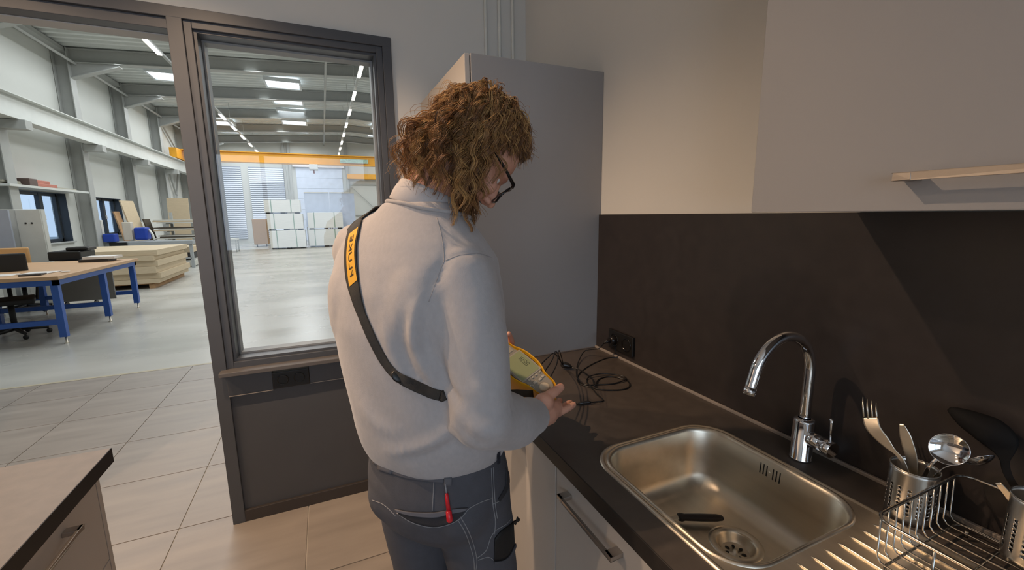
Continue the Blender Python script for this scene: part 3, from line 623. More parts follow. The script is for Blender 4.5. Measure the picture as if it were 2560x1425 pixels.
# white panel boards, black office chairs and dark machine behind the bench
PW = mat('panel_white', '#c9c8c0', .6)
wpn = thing('white_cabinet', (-5.9, 8.1, 0), 'tall white steel cabinet behind the blue workbench', 'cabinet')
box('body', (-6.40, 8.02, 0), (-5.70, 8.14, 1.73), PW, wpn, .01); box('door', (-6.03, 8.0, .05), (-5.71, 8.019, 1.72), PW, wpn, .004)
for x in (-5.84, -5.92): MB().cyl((x, 7.99, 1.49), (x, 8.0, 1.49), .014, 10).build('knob', BLACKP, wpn)
gp = thing('grey_screen', (-6.1, 7.75, 0), 'blue-grey upright screen board behind the blue workbench', 'screen')
box('board', (-6.9, 7.75, .95), (-6.0, 7.79, 1.72), mat('screen_grey', '#a3a8b3', .6), gp); box('stand', (-6.6, 7.75, 0), (-6.54, 7.79, .95), HSTEEL, gp); box('stand', (-6.1, 7.75, 0), (-6.04, 7.79, .95), HSTEEL, gp)
def office_chair(x, y, a, label, wood):
    t = thing('office_chair', (x, y, 0), label, 'chair'); M_ = mat('chair_black', '#171514', .6)
    c, s = math.cos(a), math.sin(a); T = lambda p: (x+c*p[0]-s*p[1], y+s*p[0]+c*p[1], p[2]); ax = ((c, s, 0), (-s, c, 0), (0, 0, 1))
    MB().obox(T((0, 0, .49)), ax, (.23, .23, .035)).build('seat', M_, t, .02)
    MB().obox(T((0, .22, .88)), ax, (.21, .025, .22)).build('backrest', mat('chair_ply', '#c59a66', .5) if wood else M_, t, .02)
    MB().tube([T((0, .1, .46)), T((0, .26, .5)), T((0, .26, .8))], .022, 8).build('back_stem', M_, t)
    MB().cyl(T((0, 0, .1)), T((0, 0, .47)), .03, 12).build('gas_column', M_, t)
    for k in range(5):
        b = a+2*math.pi*k/5; q = (x+.30*math.cos(b), y+.30*math.sin(b), .08); l = MB().tube([(x, y, .12), q], [.03, .018], 8).build('base_arm', M_, t)
        MB().ell((q[0], q[1], .033), ((.03, 0, 0), (0, .03, 0), (0, 0, .033)), 10, 6).build('castor', M_, l)
    for sx in (-1, 1): MB().tube([T((sx*.24, .1, .47)), T((sx*.27, .1, .68)), T((sx*.27, -.12, .68))], .016, 8).build('armrest', M_, t)
office_chair(-5.0, 5.35, .4, 'black office chair pushed under the blue workbench', False)
office_chair(-5.85, 7.46, 3.3, 'office chair with plywood backrest behind the workbench', True)
dm = thing('black_office_machine', (-5.05, 7.75, 0), 'low black machine on castors behind the bench', 'machine')
box('body', (-5.45, 7.5, .12), (-4.95, 8.0, .82), mat('machine_light', '#b9b9b6', .6), dm, .02); MB().box((-5.48, 7.45, .84), (-5.05, 8.0, 1.0)).box((-5.28, 7.55, 1.0), (-4.98, 7.9, 1.06)).build('top_unit', BLACKP, dm, .02)
for x in (-5.40, -5.0): MB().cyl((x, 7.55, .055), (x+.03, 7.55, .055), .055, 12).build('castor', BLACKP, dm)
# stack of boards on a pallet
BOARD = mat('chipboard', '#c9b698', .7, var=.07, vscale=8, stretch=(1, 1, 12)); PALW = mat('pallet_wood', '#b58f68', .8, var=.12, vscale=5)
pb = thing('pallet', (-5.4, 10.6, 0), 'wooden pallet under the stack of chipboard sheets', 'pallet')
for k in range(9): box('deck_board', (-6.55, 9.52+.26*k, .095), (-4.66, 9.66+.26*k, .117), PALW, pb)
for x in (-6.5, -5.65, -4.80): box('bearer', (x, 9.5, 0), (x+.10, 11.75, .095), PALW, pb)
z = .118
for k, (h, j) in enumerate(((.10, 0), (.13, .04), (.15, -.02), (.13, .02), (.11, -.03), (.12, .03))):
    tag(box('board_pack', (-6.62+j, 9.46+j, z), (-4.60+j, 11.78+j, z+h-.004), BOARD, loc=(-5.6, 10.6, z)), ('lowest', 'second lowest', 'third lowest', 'third highest', 'second highest', 'topmost')[k]+' pack of chipboard sheets stacked on the wooden pallet', 'boards', 'chipboard packs on the pallet'); z += h
# sliding table saw in front of the left wall
ms = thing('sliding_table_saw', (-6.1, 14.0, 0), 'long grey sliding table saw with a blue guard near the wall', 'machine')
MS = mat('machine_grey', '#a6abae', .4, .3)
box('sliding_beam', (-7.1, 13.85, .74), (-4.90, 14.15, .87), MS, ms, .02); box('table', (-7.0, 14.15, .78), (-5.7, 14.9, .86), MS, ms); box('base', (-6.9, 14.1, 0), (-5.9, 14.85, .78), mat('machine_base', '#8c9295', .5), ms, .02)
MB().box((-5.02, 13.9, 0), (-4.94, 13.98, .75)).box((-5.0, 13.9, .28), (-5.9, 13.95, .34)).build('support_leg', MS, ms)
BL2 = mat('machine_blue', '#1d3fa0', .4)
box('saw_guard', (-6.45, 14.25, .90), (-6.12, 14.6, 1.28), BL2, ms, .05); box('motor', (-7.0, 13.7, .88), (-6.72, 14.0, 1.12), BL2, ms, .03); box('control_column', (-7.2, 13.9, .86), (-7.05, 14.05, 1.52), PW, ms, .01); box('control_head', (-6.72, 14.3, .9), (-6.50, 14.5, 1.45), mat('control_cream', '#cfc6b6', .5), ms, .02)
MB().tube([(-6.1, 14.4, 1.2), (-6.0, 14.3, 1.05), (-5.95, 14.2, .88)], .03, 8).build('guard_arm', PW, ms)
box('dark_fence', (-6.9, 13.78, .70), (-6.5, 13.86, .86), BLACKP, ms)
# crates under the machine extension
for k, (x, z, M_) in enumerate(((-5.75, .02, PW), (-5.75, .26, mat('crate_dark', '#2e2b2b', .6)), (-5.75, .46, BOARD))):
    tag(box('offcut_crate', (x, 14.3, z), (x+.72, 14.9, z+.19), M_, bevel=.01, loc=(x, 14.5, z)), ('white low crate at the bottom of the pile beside the saw', 'dark crate in the middle of the pile beside the saw', 'wood-coloured crate on top of the pile beside the saw')[k], 'crate')
# leaning boards and a cantilever rack of offcuts by the wall
for k, (x, w_, h, y, M_, lb) in enumerate(((-6.75, .30, 2.15, 15.6, BOARD, 'long pale board leaning on the hall wall behind the saw'), (-6.45, .16, 1.55, 15.9, mat('board_dark', '#4a4236', .6), 'short dark board leaning behind the saw'), (-6.95, .12, 1.8, 15.2, PALW, 'narrow brown board leaning beside a column'), (-6.85, .3, 1.45, 16.45, PW, 'wide white board leaning behind the saw'))):
    tag(MB().obox((x, y, h/2), ((.25, 1, 0), (1, -.25, .0), (-.20, .05, 1)), (w_, .02, h/2)).build('leaning_board', M_, loc=(x, y, 0)), lb, 'board', 'leaning boards')
rc = thing('offcut_rack', (-5.5, 16.2, 0), 'steel rack with arms holding white offcut boards', 'rack')
for x in (-6.1, -5.0):
    box('upright', (x, 16.5, 0), (x+.08, 16.58, 1.75), HSTEEL, rc)
    for z in (.55, .85, 1.12, 1.38): box('arm', (x, 15.7, z-.03), (x+.08, 16.5, z), HSTEEL, rc)
q = 0
for z in (.55, .85, 1.12, 1.38):
    for k in range(3):
        q += 1; j = random.uniform(-.15, .15)
        tag(box('offcut_board', (-6.25+j, 15.72+.02*k, z+.001+k*.042), (-4.80+j, 16.45, z+.038+k*.042), (PW, BOARD, PW, mat('board_dark', '#4a4236', .6))[(q*7) % 4], loc=(-5.5, 16, z+k*.04)), ('bottom', 'middle', 'top')[k]+' offcut board of the pile on the '+{.55: 'lowest', .85: 'second', 1.12: 'third', 1.38: 'highest'}[z]+' arms of the steel rack', 'board', 'offcut boards on the rack')
tag(MB().obox((-6.1, 17.6, 1.15), ((1, 0, 0), (0, 1, -.12), (0, .12, 1)), (.33, .02, 1.15)).build('tall_board', BOARD, loc=(-6.1, 17.5, 0)), 'tall pale sheet of board standing behind the offcut rack', 'board')
# strapped board packs at the far end
PACK = mat('wrapped_boards', '#d9d8d2', .6, var=.06, vscale=3, stretch=(1, 1, 14)); STRAPG = mat('strap_green', '#7d9683', .5)
def pack(x0, x1, y0, zz, label, j):
    for k in range(len(zz)-1):
        t = thing('board_pallet', ((x0+x1)/2, y0+.6, zz[k]), label[k], 'board pack', 'white strapped board packs')
        jx = j[k]
        box('boards', (x0+jx, y0, zz[k]+.07), (x1+jx, y0+1.2, zz[k+1]-.005), PACK, t, .01)
        for x in (x0+.05, (x0+x1)/2-.1, x1-.25): box('bearer', (x+jx, y0+.03, zz[k]), (x+.2+jx, y0+1.17, zz[k]+.07), BLACKP, t)
        for x in (x0+.28, x1-.42): MB().box((x+jx, y0-.008, zz[k]+.07), (x+.035+jx, y0+.002, zz[k+1])).box((x+jx, y0-.008, zz[k+1]-.004), (x+.035+jx, y0+1.2, zz[k+1]+.0)).build('strap', STRAPG, t)
pack(-3.52, -1.98, 21.15, (0, .90, 1.70, 2.37), ('lowest pack of white boards in the tall strapped stack', 'middle pack of white boards in the tall strapped stack', 'top pack of white boards in the tall strapped stack'), (0, -.05, -.12))
pack(-1.85, -.2, 21.6, (0, .9, 1.75), ('lower pack of white boards beside the tall stack', 'upper pack of white boards beside the tall stack'), (0, .02))
bx = thing('brown_crate', (-4.25, 24.1, 0), 'brown crate on castors beside the strapped board packs', 'crate'); box('body', (-4.55, 23.8, .12), (-3.9, 24.6, 1.45), mat('crate_brown', '#a88660', .7), bx, .02)
for x in (-4.45, -4.0): MB().cyl((x, 23.85, .06), (x+.05, 23.85, .06), .06, 12).build('castor', BLACKP, bx)
for k, (x0, x1) in enumerate(((-1.95, -.75), (-.70, .55))):
    t = thing('foil_hung_frame', ((x0+x1)/2, 22.95, 1.8), 'hanging pale translucent foil frame behind the board packs', 'foil frame', 'foil frames')
    box('sheet', (x0, 23.2, 1.0), (x1, 23.22, 2.78), mat('foil_blue', '#c3cfe4', .35), t); box('top_bar', (x0, 23.17, 2.78), (x1, 23.25, 2.84), PW, t); box('stand', (x0, 23.18, 0), (x0+.05, 23.24, 1.0), HSTEEL, t); box('stand', (x1-.05, 23.18, 0), (x1, 23.24, 1.0), HSTEEL, t)
tr = thing('white_trestle', (-5.6, 20.5, 0), 'low white trestle table with boards near the slatted doors', 'trestle')
box('top', (-5.7, 20.2, .55), (-4.75, 20.9, .62), PW, tr); box('tray', (-5.7, 20.25, .30), (-5.1, 20.8, .34), PW, tr)
for x in (-5.68, -4.82):
    for y in (20.22, 20.83): box('leg', (x, y, 0), (x+.05, y+.05, .55), HSTEEL, tr)

# ================================================================== the person
SKIN = mat('skin', '#d39a82', .5, var=.10, vscale=25, sss=.25, bump=.08, bscale=300, col2='#dda58c')
SWEAT = mat('sweater_knit', '#aca7a7', .95, var=.04, vscale=120, stretch=(1, 1, .6), bump=.16, bscale=600, sheen=.25)
SWRIB = mat('sweater_rib', '#a9a4a3', .95, var=.04, vscale=60, bump=.3, bscale=300, sheen=.2)
TROU = mat('trouser_cloth', '#4a4a50', .85, var=.08, vscale=40, bump=.25, bscale=700)
TROUD = mat('trouser_dark', '#2c2b2f', .85, var=.08, vscale=40, bump=.25, bscale=700)
STITCH = mat('stitch_thread', '#8b8a8c', .8)
def yv(deg): a = math.radians(deg); return V((math.cos(a), -math.sin(a), 0.)), V((math.sin(a), math.cos(a), 0.))   # right, forward
def ring(c, U, W, n=32, e=1.0):
    P = []
    for k in range(n):
        a = 2*math.pi*k/n; ca, sa = math.cos(a), math.sin(a)
        P.append(V(c)+V(U)*math.copysign(abs(ca)**e, ca)+V(W)*math.copysign(abs(sa)**e, sa))
    return P
def limb(m, pts, rad, n=20, sub=5, flat=None):
    P = spline(pts, sub); r = np.interp(np.linspace(0, 1, len(P)), np.linspace(0, 1, len(rad)), rad)
    m.tube(P, list(r), n); m.ell(P[0], np.eye(3)*r[0], 14, 8); m.ell(P[-1], np.eye(3)*r[-1], 14, 8)
def voxel(m, name, size, smooth, M, parent, fac=.5):
    me = bpy.data.meshes.new(name); me.from_pydata([tuple(p) for p in m.v], [], m.f)
    bm = bmesh.new(); bm.from_mesh(me); bmesh.ops.remove_doubles(bm, verts=bm.verts, dist=1e-6); bmesh.ops.recalc_face_normals(bm, faces=bm.faces); bm.to_mesh(me); bm.free()
    o = bpy.data.objects.new(name, me); COL.objects.link(o)
    r = o.modifiers.new('r', 'REMESH'); r.mode = 'VOXEL'; r.voxel_size = size
    s = o.modifiers.new('s', 'SMOOTH'); s.factor = fac; s.iterations = smooth
    dg = bpy.context.evaluated_depsgraph_get(); me2 = bpy.data.meshes.new_from_object(o.evaluated_get(dg)); bpy.data.objects.remove(o)
    me2.name = name; me2.materials.clear(); me2.materials.append(M)
    return me2
def coords(me):
    a = np.empty(len(me.vertices)*3); me.vertices.foreach_get('co', a); return a.reshape(-1, 3)
def normals(me):
    a = np.empty(len(me.vertices)*3); me.vertex_normals.foreach_get('vector', a); return a.reshape(-1, 3)
def setco(me, c): me.vertices.foreach_set('co', c.ravel()); me.update()
def link(me, name, parent):
    c = coords(me); setco(me, c-root_loc(parent)); me.polygons.foreach_set('use_smooth', [True]*len(me.polygons))
    o = bpy.data.objects.new(name, me); COL.objects.link(o); o.parent = parent; return o
def bvh_of(me): return BVHTree.FromPolygons([v.co.copy() for v in me.vertices], [tuple(p.vertices) for p in me.polygons])
def cast(bv, u, v):
    d = Vector(ray(u, v)).normalized(); h = bv.ray_cast(Vector(CAM), d)
    return (V(h[0]), V(h[1])) if h[0] is not None else None
def near(bv, p):
    h = bv.find_nearest(Vector(p)); return V(h[0]), V(h[1])
def castline(bv, pts, sub=6, off=0.0):
    out = []; nn = []
    for p in spline([V((a, b, 0.)) for a, b in pts], sub):
        h = cast(bv, p[0], p[1])
        if h is not None:
            n = h[1] if np.dot(h[1], ray(p[0], p[1])) < 0 else -h[1]; out.append(h[0]+n*off); nn.append(n)
    return out, nn

pe = thing('person', (-.90, -1.40, 0), 'person seen from behind in light grey sweater and dark work trousers, bent over a tester', 'person')
# ---- trousers
TY = 46
r_, f_ = yv(TY)
def trings(L, e=.92):
    R = []
    for z, x, y, hw, hd, yw in L:
        a, b = yv(yw); R.append(ring((x, y, z), a*hw, b*hd, 36, e))
    return R
m = MB()
PC = V((-.924, -1.410))
m.rings(trings([(1.08, -.926, -1.402, .150, .112, TY), (1.0, -.925, -1.405, .163, .128, TY), (.93, -.924, -1.410, .174, .142, TY), (.88, -.921, -1.414, .174, .144, TY), (.83, -.915, -1.414, .164, .132, TY), (.79, -.910, -1.414, .14, .10, TY)]))
for s, kx in ((1, 0), (-1, 1)):
    h = PC+r_[:2]*(.090 if s > 0 else -.074); kn_ = V((-.905, -1.42))+r_[:2]*(.104 if s > 0 else -.080)+f_[:2]*.02; ft = V((-.90, -1.43))+r_[:2]*.125*s
    pts = [(h[0], h[1], .88), ((h[0]*.6+kn_[0]*.4), (h[1]*.6+kn_[1]*.4), .72), (kn_[0], kn_[1], .50), (kn_[0]*.4+ft[0]*.6, kn_[1]*.4+ft[1]*.6, .27), (ft[0], ft[1], .07)]
    R = []
    P = spline(pts, 6); rr = np.interp(np.linspace(0, 1, len(P)), np.linspace(0, 1, 7), [.092, .089, .082, .074, .068, .064, .064])
    for p, q in zip(P, rr): R.append(ring(p, r_*q, f_*q*1.08, 28))
    m.rings(R)
    bu = V((h[0], h[1], .885))-f_*.050; m.ell(bu, (r_*.078, f_*.082, V((0, 0, .078))), 18, 12)
tr_me = voxel(m, 'trousers', .007, 10, TROU, pe)
c = coords(tr_me); n = normals(tr_me)
z = c[:, 2]; ang = np.arctan2(c[:, 1]+1.41, c[:, 0]+.91)
wr = .0035*np.sin(z*95+2*np.sin(ang*2)+ang*1.5)*np.exp(-((z-.14)/.10)**2)+.0022*np.sin(z*60+ang*3)*np.exp(-((z-.55)/.12)**2)+.0015*np.sin(z*45+ang*4)*np.exp(-((z-.80)/.06)**2)
setco(tr_me, c+n*wr[:, None])
tb = bvh_of(tr_me)
# ---- sweater
m = MB(); SYW = 58
SWR = [(.978, -.925, -1.404, .160, .128, 46), (.984, -.925, -1.404, .168, .136, 46), (1.00, -.926, -1.404, .175, .141, 46), (1.02, -.928, -1.405, .180, .146, 46), (1.06, -.930, -1.404, .188, .154, 48), (1.12, -.934, -1.400, .194, .160, 50), (1.20, -.940, -1.392, .201, .164, 53), (1.30, -.948, -1.380, .212, .166, 56), (1.38, -.950, -1.372, .217, .158, 58), (1.44, -.948, -1.370, .212, .142, 58), (1.485, -.950, -1.370, .182, .120, 58), (1.52, -.942, -1.376, .140, .102, 58), (1.548, -.932, -1.383, .102, .088, 58), (1.566, -.926, -1.388, .082, .080, 58)]
m.rings(trings(SWR))
SR = PY(-1.515, 1152, 698); EL = PY(-1.600, 1206, 1040); WR = V((-.672, -1.452, 1.020))
SL = V((-1.050, -1.215, 1.445)); ELl = V((-1.000, -1.070, 1.135)); WLl = V((-.79, -1.165, 1.125))
limb(m, [SR-V((.03, -.03, -.005)), SR, SR*.5+EL*.5+V((.004, -.010, 0)), EL*.94+SR*.06], [.070, .077, .074, .068, .066], 22)
limb(m, [EL, EL*.5+WR*.5+V((0, -.004, -.010)), WR*.80+EL*.20, WR*.885+EL*.115], [.066, .062, .054, .049, .045], 22)
limb(m, [SL+V((.03, -.03, 0)), SL, SL*.5+ELl*.5+V((-.006, 0, 0)), ELl], [.07, .076, .068, .06, .058], 20)
limb(m, [ELl, ELl*.5+WLl*.5, WLl*.95+ELl*.05], [.058, .054, .046, .042], 20)
limb(m, [V((-.945, -1.365, 1.515)), V((-1.000, -1.29, 1.495)), SL+V((.01, -.01, .02))], [.062, .060, .055], 16)
# shoulder blade and lat fullness
b_, g_ = yv(SYW)
m.ell(V((-.948, -1.376, 1.33))-g_*.09+b_*.085, (b_*.09, g_*.066, V((0, 0, .13))), 18, 12)
m.ell(V((-.948, -1.376, 1.33))-g_*.09-b_*.085, (b_*.09, g_*.066, V((0, 0, .13))), 18, 12)
sw_me = voxel(m, 'sweater', .0065, 9, SWEAT, pe)
sb = bvh_of(sw_me)
c = coords(sw_me); n = normals(sw_me); disp = np.zeros(len(c))
def fold(px, amp, wid, sub=5):
    P, N_ = castline(sb, px, sub)
    if len(P) < 2: return
    P = np.array(P); N_ = np.array(N_)
    L = np.linspace(0, 1, len(P)); taper = np.sin(np.pi*np.clip(L*.9+.05, 0, 1))**.6
    d2 = ((c[:, None, :]-P[None])**2).sum(2); i = d2.argmin(1); dm = np.sqrt(d2[np.arange(len(c)), i])
    ok = (n*N_[i]).sum(1) > 0
    disp[:] += np.where(ok, amp*taper[i]*np.exp(-(dm/wid)**2), 0)
# armhole seam crease, folds from the armpit, back drape, elbow folds, lower back
fold([(1112, 652), (1085, 715), (1066, 775), (1060, 830), (1072, 890)], -.011, .014)
fold([(1095, 700), (1070, 760), (1052, 830)], .010, .015)
fold([(1040, 760), (1030, 830), (1050, 900), (1090, 970)], .009, .013)
fold([(1010, 800), (1005, 860), (1030, 930), (1080, 980)], -.008, .013)
fold([(960, 800), (975, 880), (1020, 950), (1090, 1000)], .007, .016)
fold([(1150, 1030), (1120, 1080), (1050, 1120), (970, 1130)], .009, .017)
fold([(1140, 1090), (1090, 1125), (1020, 1145)], -.005, .014)
fold([(1100, 900), (1120, 960), (1150, 1010)], -.010, .011)
fold([(1160, 1000), (1200, 1030), (1250, 1030), (1300, 1010)], -.005, .014)
fold([(1180, 960), (1220, 985), (1262, 985)], .004, .013)
fold([(1170, 1050), (1215, 1075), (1270, 1070)], .004, .014)
fold([(1230, 1110), (1190, 1105), (1155, 1070)], -.004, .012)
fold([(1108, 560), (1115, 600), (1110, 650)], -.0025, .005)
fold([(1112, 652), (1150, 637), (1195, 634), (1232, 645)], -.0025, .005)
fold([(900, 1000), (940, 1060), (1010, 1090)], .004, .02)
fold([(1200, 720), (1205, 800), (1200, 880)], .003, .02)
fold([(1090, 780), (1110, 860), (1130, 930)], .004, .014)
z = c[:, 2]
lowf = .0025*np.sin(c[:, 0]*31+c[:, 2]*17)*np.sin(c[:, 1]*27-c[:, 2]*23)
# hem band tightens the bottom 4 cm
disp += lowf
setco(sw_me, c+n*disp[:, None]); sb = bvh_of(sw_me)
link(tr_me, 'trousers', pe)
link(sw_me, 'sweater', pe)['label'] = 'light grey knitted sweater'
SEAMC = mat('sweater_seam', '#9b9695', .95)
for px_ in ([(1092, 545), (1103, 585), (1109, 625), (1110, 653)], [(1110, 653), (1086, 715), (1072, 755)], [(1112, 652), (1150, 638), (1195, 634), (1228, 643)]):
    Q_, _n = castline(sb, px_, 6, .0002)
    if len(Q_) > 3: MB().tube(Q_, .0007, 6).build('sleeve_seam', SEAMC, pe)
# neckline rib and shirt collar around the neck
NB = V((-.924, -1.390, 1.548)); NA = V((.40, -.06, .91)); NA /= np.linalg.norm(NA); nu = np.cross((0, 1, 0), NA); nu /= np.linalg.norm(nu); nv = np.cross(NA, nu)
def nring(h, r, sx=1.0, sy=.92): return ring(NB+NA*h+nu*0.0, nu*r*sx, nv*r*sy, 40)
NP = []
for q_ in nring(-.006, .089):
    a_, b_ = near(sb, q_); NP.append(a_+(b_ if b_[2] > -.2 else -b_)*.0015)
MB().tube(spline(NP[::2], 3, closed=True), .0048, 8, closed=True).build('neckline_rib', SWRIB, pe)
COLR = mat('shirt_collar', '#b9b3b2', .9, var=.03, vscale=60, bump=.15, bscale=500)
MB().rings([nring(-.035, .074), nring(.016, .076), nring(.040, .0725), nring(.045, .070), nring(.043, .066), nring(.01, .066)], cap=False).build('shirt_collar', COLR, pe)
MB().rings([nring(-.006, .079), nring(-.003, .0815), nring(.020, .0795), nring(.0425, .0735), nring(.0455, .070)], cap=False).build('collar_fold', COLR, pe)

# ---- body: head, neck, torso, arms, hands in one surface
HC = V((-.807, -1.397, 1.669)); hy, hp = math.radians(85), math.radians(55)
hh = V((math.sin(hy), math.cos(hy), 0)); HF = math.cos(hp)*hh+V((0, 0, -math.sin(hp))); HU = math.sin(hp)*hh+V((0, 0, math.cos(hp))); HL = np.cross(HU, HF)
HM = np.array([HF, HL, HU]).T     # local (fwd,left,up) -> world
def Hh(p): return HC+HM@V(p)
def hell(m, c, r, n1=18, n2=12): m.ell(Hh(c), [HM[:, i]*r[i] for i in range(3)], n1, n2)
m = MB()
hell(m, (-.012, 0, .035), (.100, .077, .092), 28, 18); hell(m, (.028, 0, -.03), (.062, .062, .085), 24, 16); hell(m, (.042, 0, -.076), (.046, .050, .040)); hell(m, (.074, 0, -.100), (.019, .022, .018))
hell(m, (.074, 0, .024), (.018, .048, .012)); hell(m, (.086, 0, -.064), (.0125, .022, .007)); hell(m, (.084, 0, -.075), (.012, .020, .006))
for s in (-1, 1): hell(m, (.062, s*.038, -.022), (.024, .022, .02)); hell(m, (.098, s*.012, -.034), (.012, .008, .008))
m.tube([Hh((.084, 0, .016)), Hh((.097, 0, -.006)), Hh((.112, 0, -.026)), Hh((.106, 0, -.036))], [.008, .009, .011, .008], 12); hell(m, (.111, 0, -.029), (.011, .011, .010))
for s in (-1, 1):
    m.tube([Hh((-.002, s*.074, -.028)), Hh((-.016, s*.083, -.008)), Hh((-.020, s*.086, .014)), Hh((-.008, s*.085, .028)), Hh((.006, s*.080, .020)), Hh((.006, s*.076, .0))], [.006, .006, .006, .006, .005, .004], 8)
    hell(m, (-.005, s*.078, -.002), (.013, .004, .024))
limb(m, [V((-.918, -1.384, 1.50)), V((-.916, -1.388, 1.56)), Hh((-.030, 0, -.055))], [.062, .060, .058], 22)
m.rings([ring((-.935, -1.38, z_), yv(56)[0]*a_, yv(56)[1]*b2, 24) for z_, a_, b2 in ((1.0, .145, .10), (1.2, .16, .115), (1.38, .175, .11), (1.48, .14, .085), (1.53, .06, .055))])
limb(m, [SR, EL], [.05, .045, .042], 14); limb(m, [EL, EL*.4+WR*.6, WR], [.042, .038, .030], 14)
limb(m, [SL, ELl], [.05, .045, .042], 14); limb(m, [ELl, ELl*.4+WLl*.6, WLl], [.042, .038, .029], 14)
# tester frame (the hands close on it)
TC = V((-.653, -1.312, 1.109)); TM = np.array([[.3401, .9077, -.2459], [-.8602, .1945, -.4714], [-.3801, .3719, .8469]])
def T(p): return TC+TM@V(p, float)
def fing(pts, r0, r1):
    P = spline(pts, 5); r = np.linspace(r0, r1, len(P)); m.tube(P, list(r), 12); m.ell(P[-1], np.eye(3)*r[-1]*1.0, 12, 8); m.ell(P[0], np.eye(3)*r[0], 10, 6)
# right hand: back of the hand towards the camera, thumb on the rim, fingers reaching past and under the case
pA = PY(-1.432, 1392, 1030); pB = PY(-1.412, 1384, 1012)
K = [PY(-1.425, 1396, 1031), PY(-1.412, 1393, 1019), PY(-1.398, 1388, 1008), PY(-1.385, 1382, 998)]   # knuckles little..index
m.tube([WR-V((.004, 0, 0)), WR*.60+K[1]*.2+K[2]*.2, WR*.25+K[1]*.375+K[2]*.375, K[1]*.5+K[2]*.5], [.031, .034, .029, .021], 18)
m.ell(WR*.45+K[0]*.55+V((0, -.004, -.004)), np.eye(3)*.020, 12, 8)
for k in K: limb(m, [WR*.7+k*.3, k], [.017, .0125], 12)
fing([K[0], PY(-1.420, 1412, 1024), PY(-1.412, 1427, 1016), PY(-1.405, 1434, 1011)], .0115, .0086)
fing([K[1], PY(-1.395, 1408, 1018), PY(-1.380, 1420, 1010), PY(-1.368, 1426, 1007)], .0118, .0088)
fing([K[2], PY(-1.375, 1392, 1008), PY(-1.352, 1398, 1003), PY(-1.345, 1400, 1001)], .0118, .0088)
fing([K[3], T((.10, .0, -.075)), T((.075, .02, -.070)), T((.055, .035, -.062))], .0112, .0085)
m.ell(PY(-1.447, 1358, 1008), (V((.030, .006, 0)), V((-.005, .024, 0)), V((0, 0, .027))), 14, 10)
fing([PY(-1.450, 1352, 1012), PY(-1.440, 1368, 994), PY(-1.432, 1386, 980), PY(-1.426, 1402, 968)], .0185, .0112)
# left hand: palm below the far end, fingers up round the end, thumb on top
WLh = WLl; PL = T((-.135, -.005, -.062))
m.tube([WLh, WLh*.45+PL*.55, PL], [.029, .031, .026], 18)
for k, xo in enumerate((-.104, -.124, -.143, -.158)):
    fing([PL+(T((xo, .02, -.06))-PL)*.5, T((xo, .036, -.058)), T((xo, .056, -.030)), T((xo, .050, .004)) if k else T((xo, .047, .018))], .0115, .0085)
fing([T((-.15, -.03, -.06)), T((-.152, -.052, -.03)), T((-.140, -.042, .006)), T((-.118, -.028, .014))], .0135, .010)
# legs inside the trousers, so the body is whole
for s in (1, -1):
    h = PC+r_[:2]*(.090 if s > 0 else -.074); kn_ = V((-.905, -1.42))+r_[:2]*(.104 if s > 0 else -.080)+f_[:2]*.02; ft = V((-.90, -1.43))+r_[:2]*.125*s
    limb(m, [(h[0], h[1], .98), (h[0], h[1], .88), ((h[0]*.6+kn_[0]*.4), (h[1]*.6+kn_[1]*.4), .72), (kn_[0], kn_[1], .50), (kn_[0]*.4+ft[0]*.6, kn_[1]*.4+ft[1]*.6, .27), (ft[0], ft[1], .12)], [.05, .055, .055, .048, .042, .038], 12)
bd_me = voxel(m, 'body', .0036, 4, SKIN, pe)
link(bd_me, 'body', pe)
for s in (-1, 1):
    e_ = MB(); hell(e_, (.0655, s*.030, .002), (.0115, .0115, .0115)); e_.build('eye', mat('eye_white', '#e6dfda', .2), pe)
# shoes
SHOE = mat('shoe_black', '#1d1b1b', .5)
for s in (1, -1):
    ft = V((-.90, -1.43, 0.))+r_*.125*s; m = MB(); R = []
    for t, wd, ht in ((-.09, .030, .05), (-.075, .038, .09), (-.03, .042, .11), (.04, .044, .09), (.11, .050, .066), (.17, .048, .055), (.205, .034, .045), (.215, .02, .03)):
        cc = ft+f_*t+V((0, 0, ht/2+.018)); R.append(ring(cc, r_*wd, V((0, 0, ht/2)), 20, .75))
    m.rings(R); sh = m.build('shoe', SHOE, pe)
    R = [[ft+f_*(t*1.02)+r_*w_+V((0, 0, zz)) for t, w_ in ((-.10, 0), (-.09, .034), (-.03, .044), (.06, .047), (.12, .053), (.18, .046), (.222, .012), (.222, -.012), (.18, -.046), (.12, -.053), (.06, -.047), (-.03, -.044), (-.09, -.034))] for zz in (0.001, .024)]
    MB().rings(R, smooth=False).build('sole', mat('sole_dark', '#2b2927', .7), sh)

# ---- trouser details
def stitch(px, r=.0009, M=STITCH, name='seam', off=.0006, sub=5):
    P, N_ = castline(tb, px, sub, off)
    if len(P) > 2: MB().tube(P, r, 6).build(name, M, pe)
def patch(px, M, name, off=.0015, nu=12, nv=10):
    # px: four pixel corners (a,b,c,d) -> grid draped on the trousers
    m = MB(); G = []
    a, b, c_, d_ = [V(q, float) for q in px]
    for i in range(nu+1):
        for j in range(nv+1):
            s, t = i/nu, j/nv; q = (a*(1-s)+b*s)*(1-t)+(d_*(1-s)+c_*s)*t; h = cast(tb, q[0], q[1]); G.append(None if h is None else h[0]+(h[1] if np.dot(h[1], ray(*q)) < 0 else -h[1])*off)
    if any(g is None for g in G): return
    m.add(G, [(i*(nv+1)+j, (i+1)*(nv+1)+j, (i+1)*(nv+1)+j+1, i*(nv+1)+j+1) for i in range(nu) for j in range(nv)], True)
    o = m.build(name, M, pe, fix=False); so = o.modifiers.new('solid', 'SOLIDIFY'); so.thickness = .003; so.offset = 0; return o
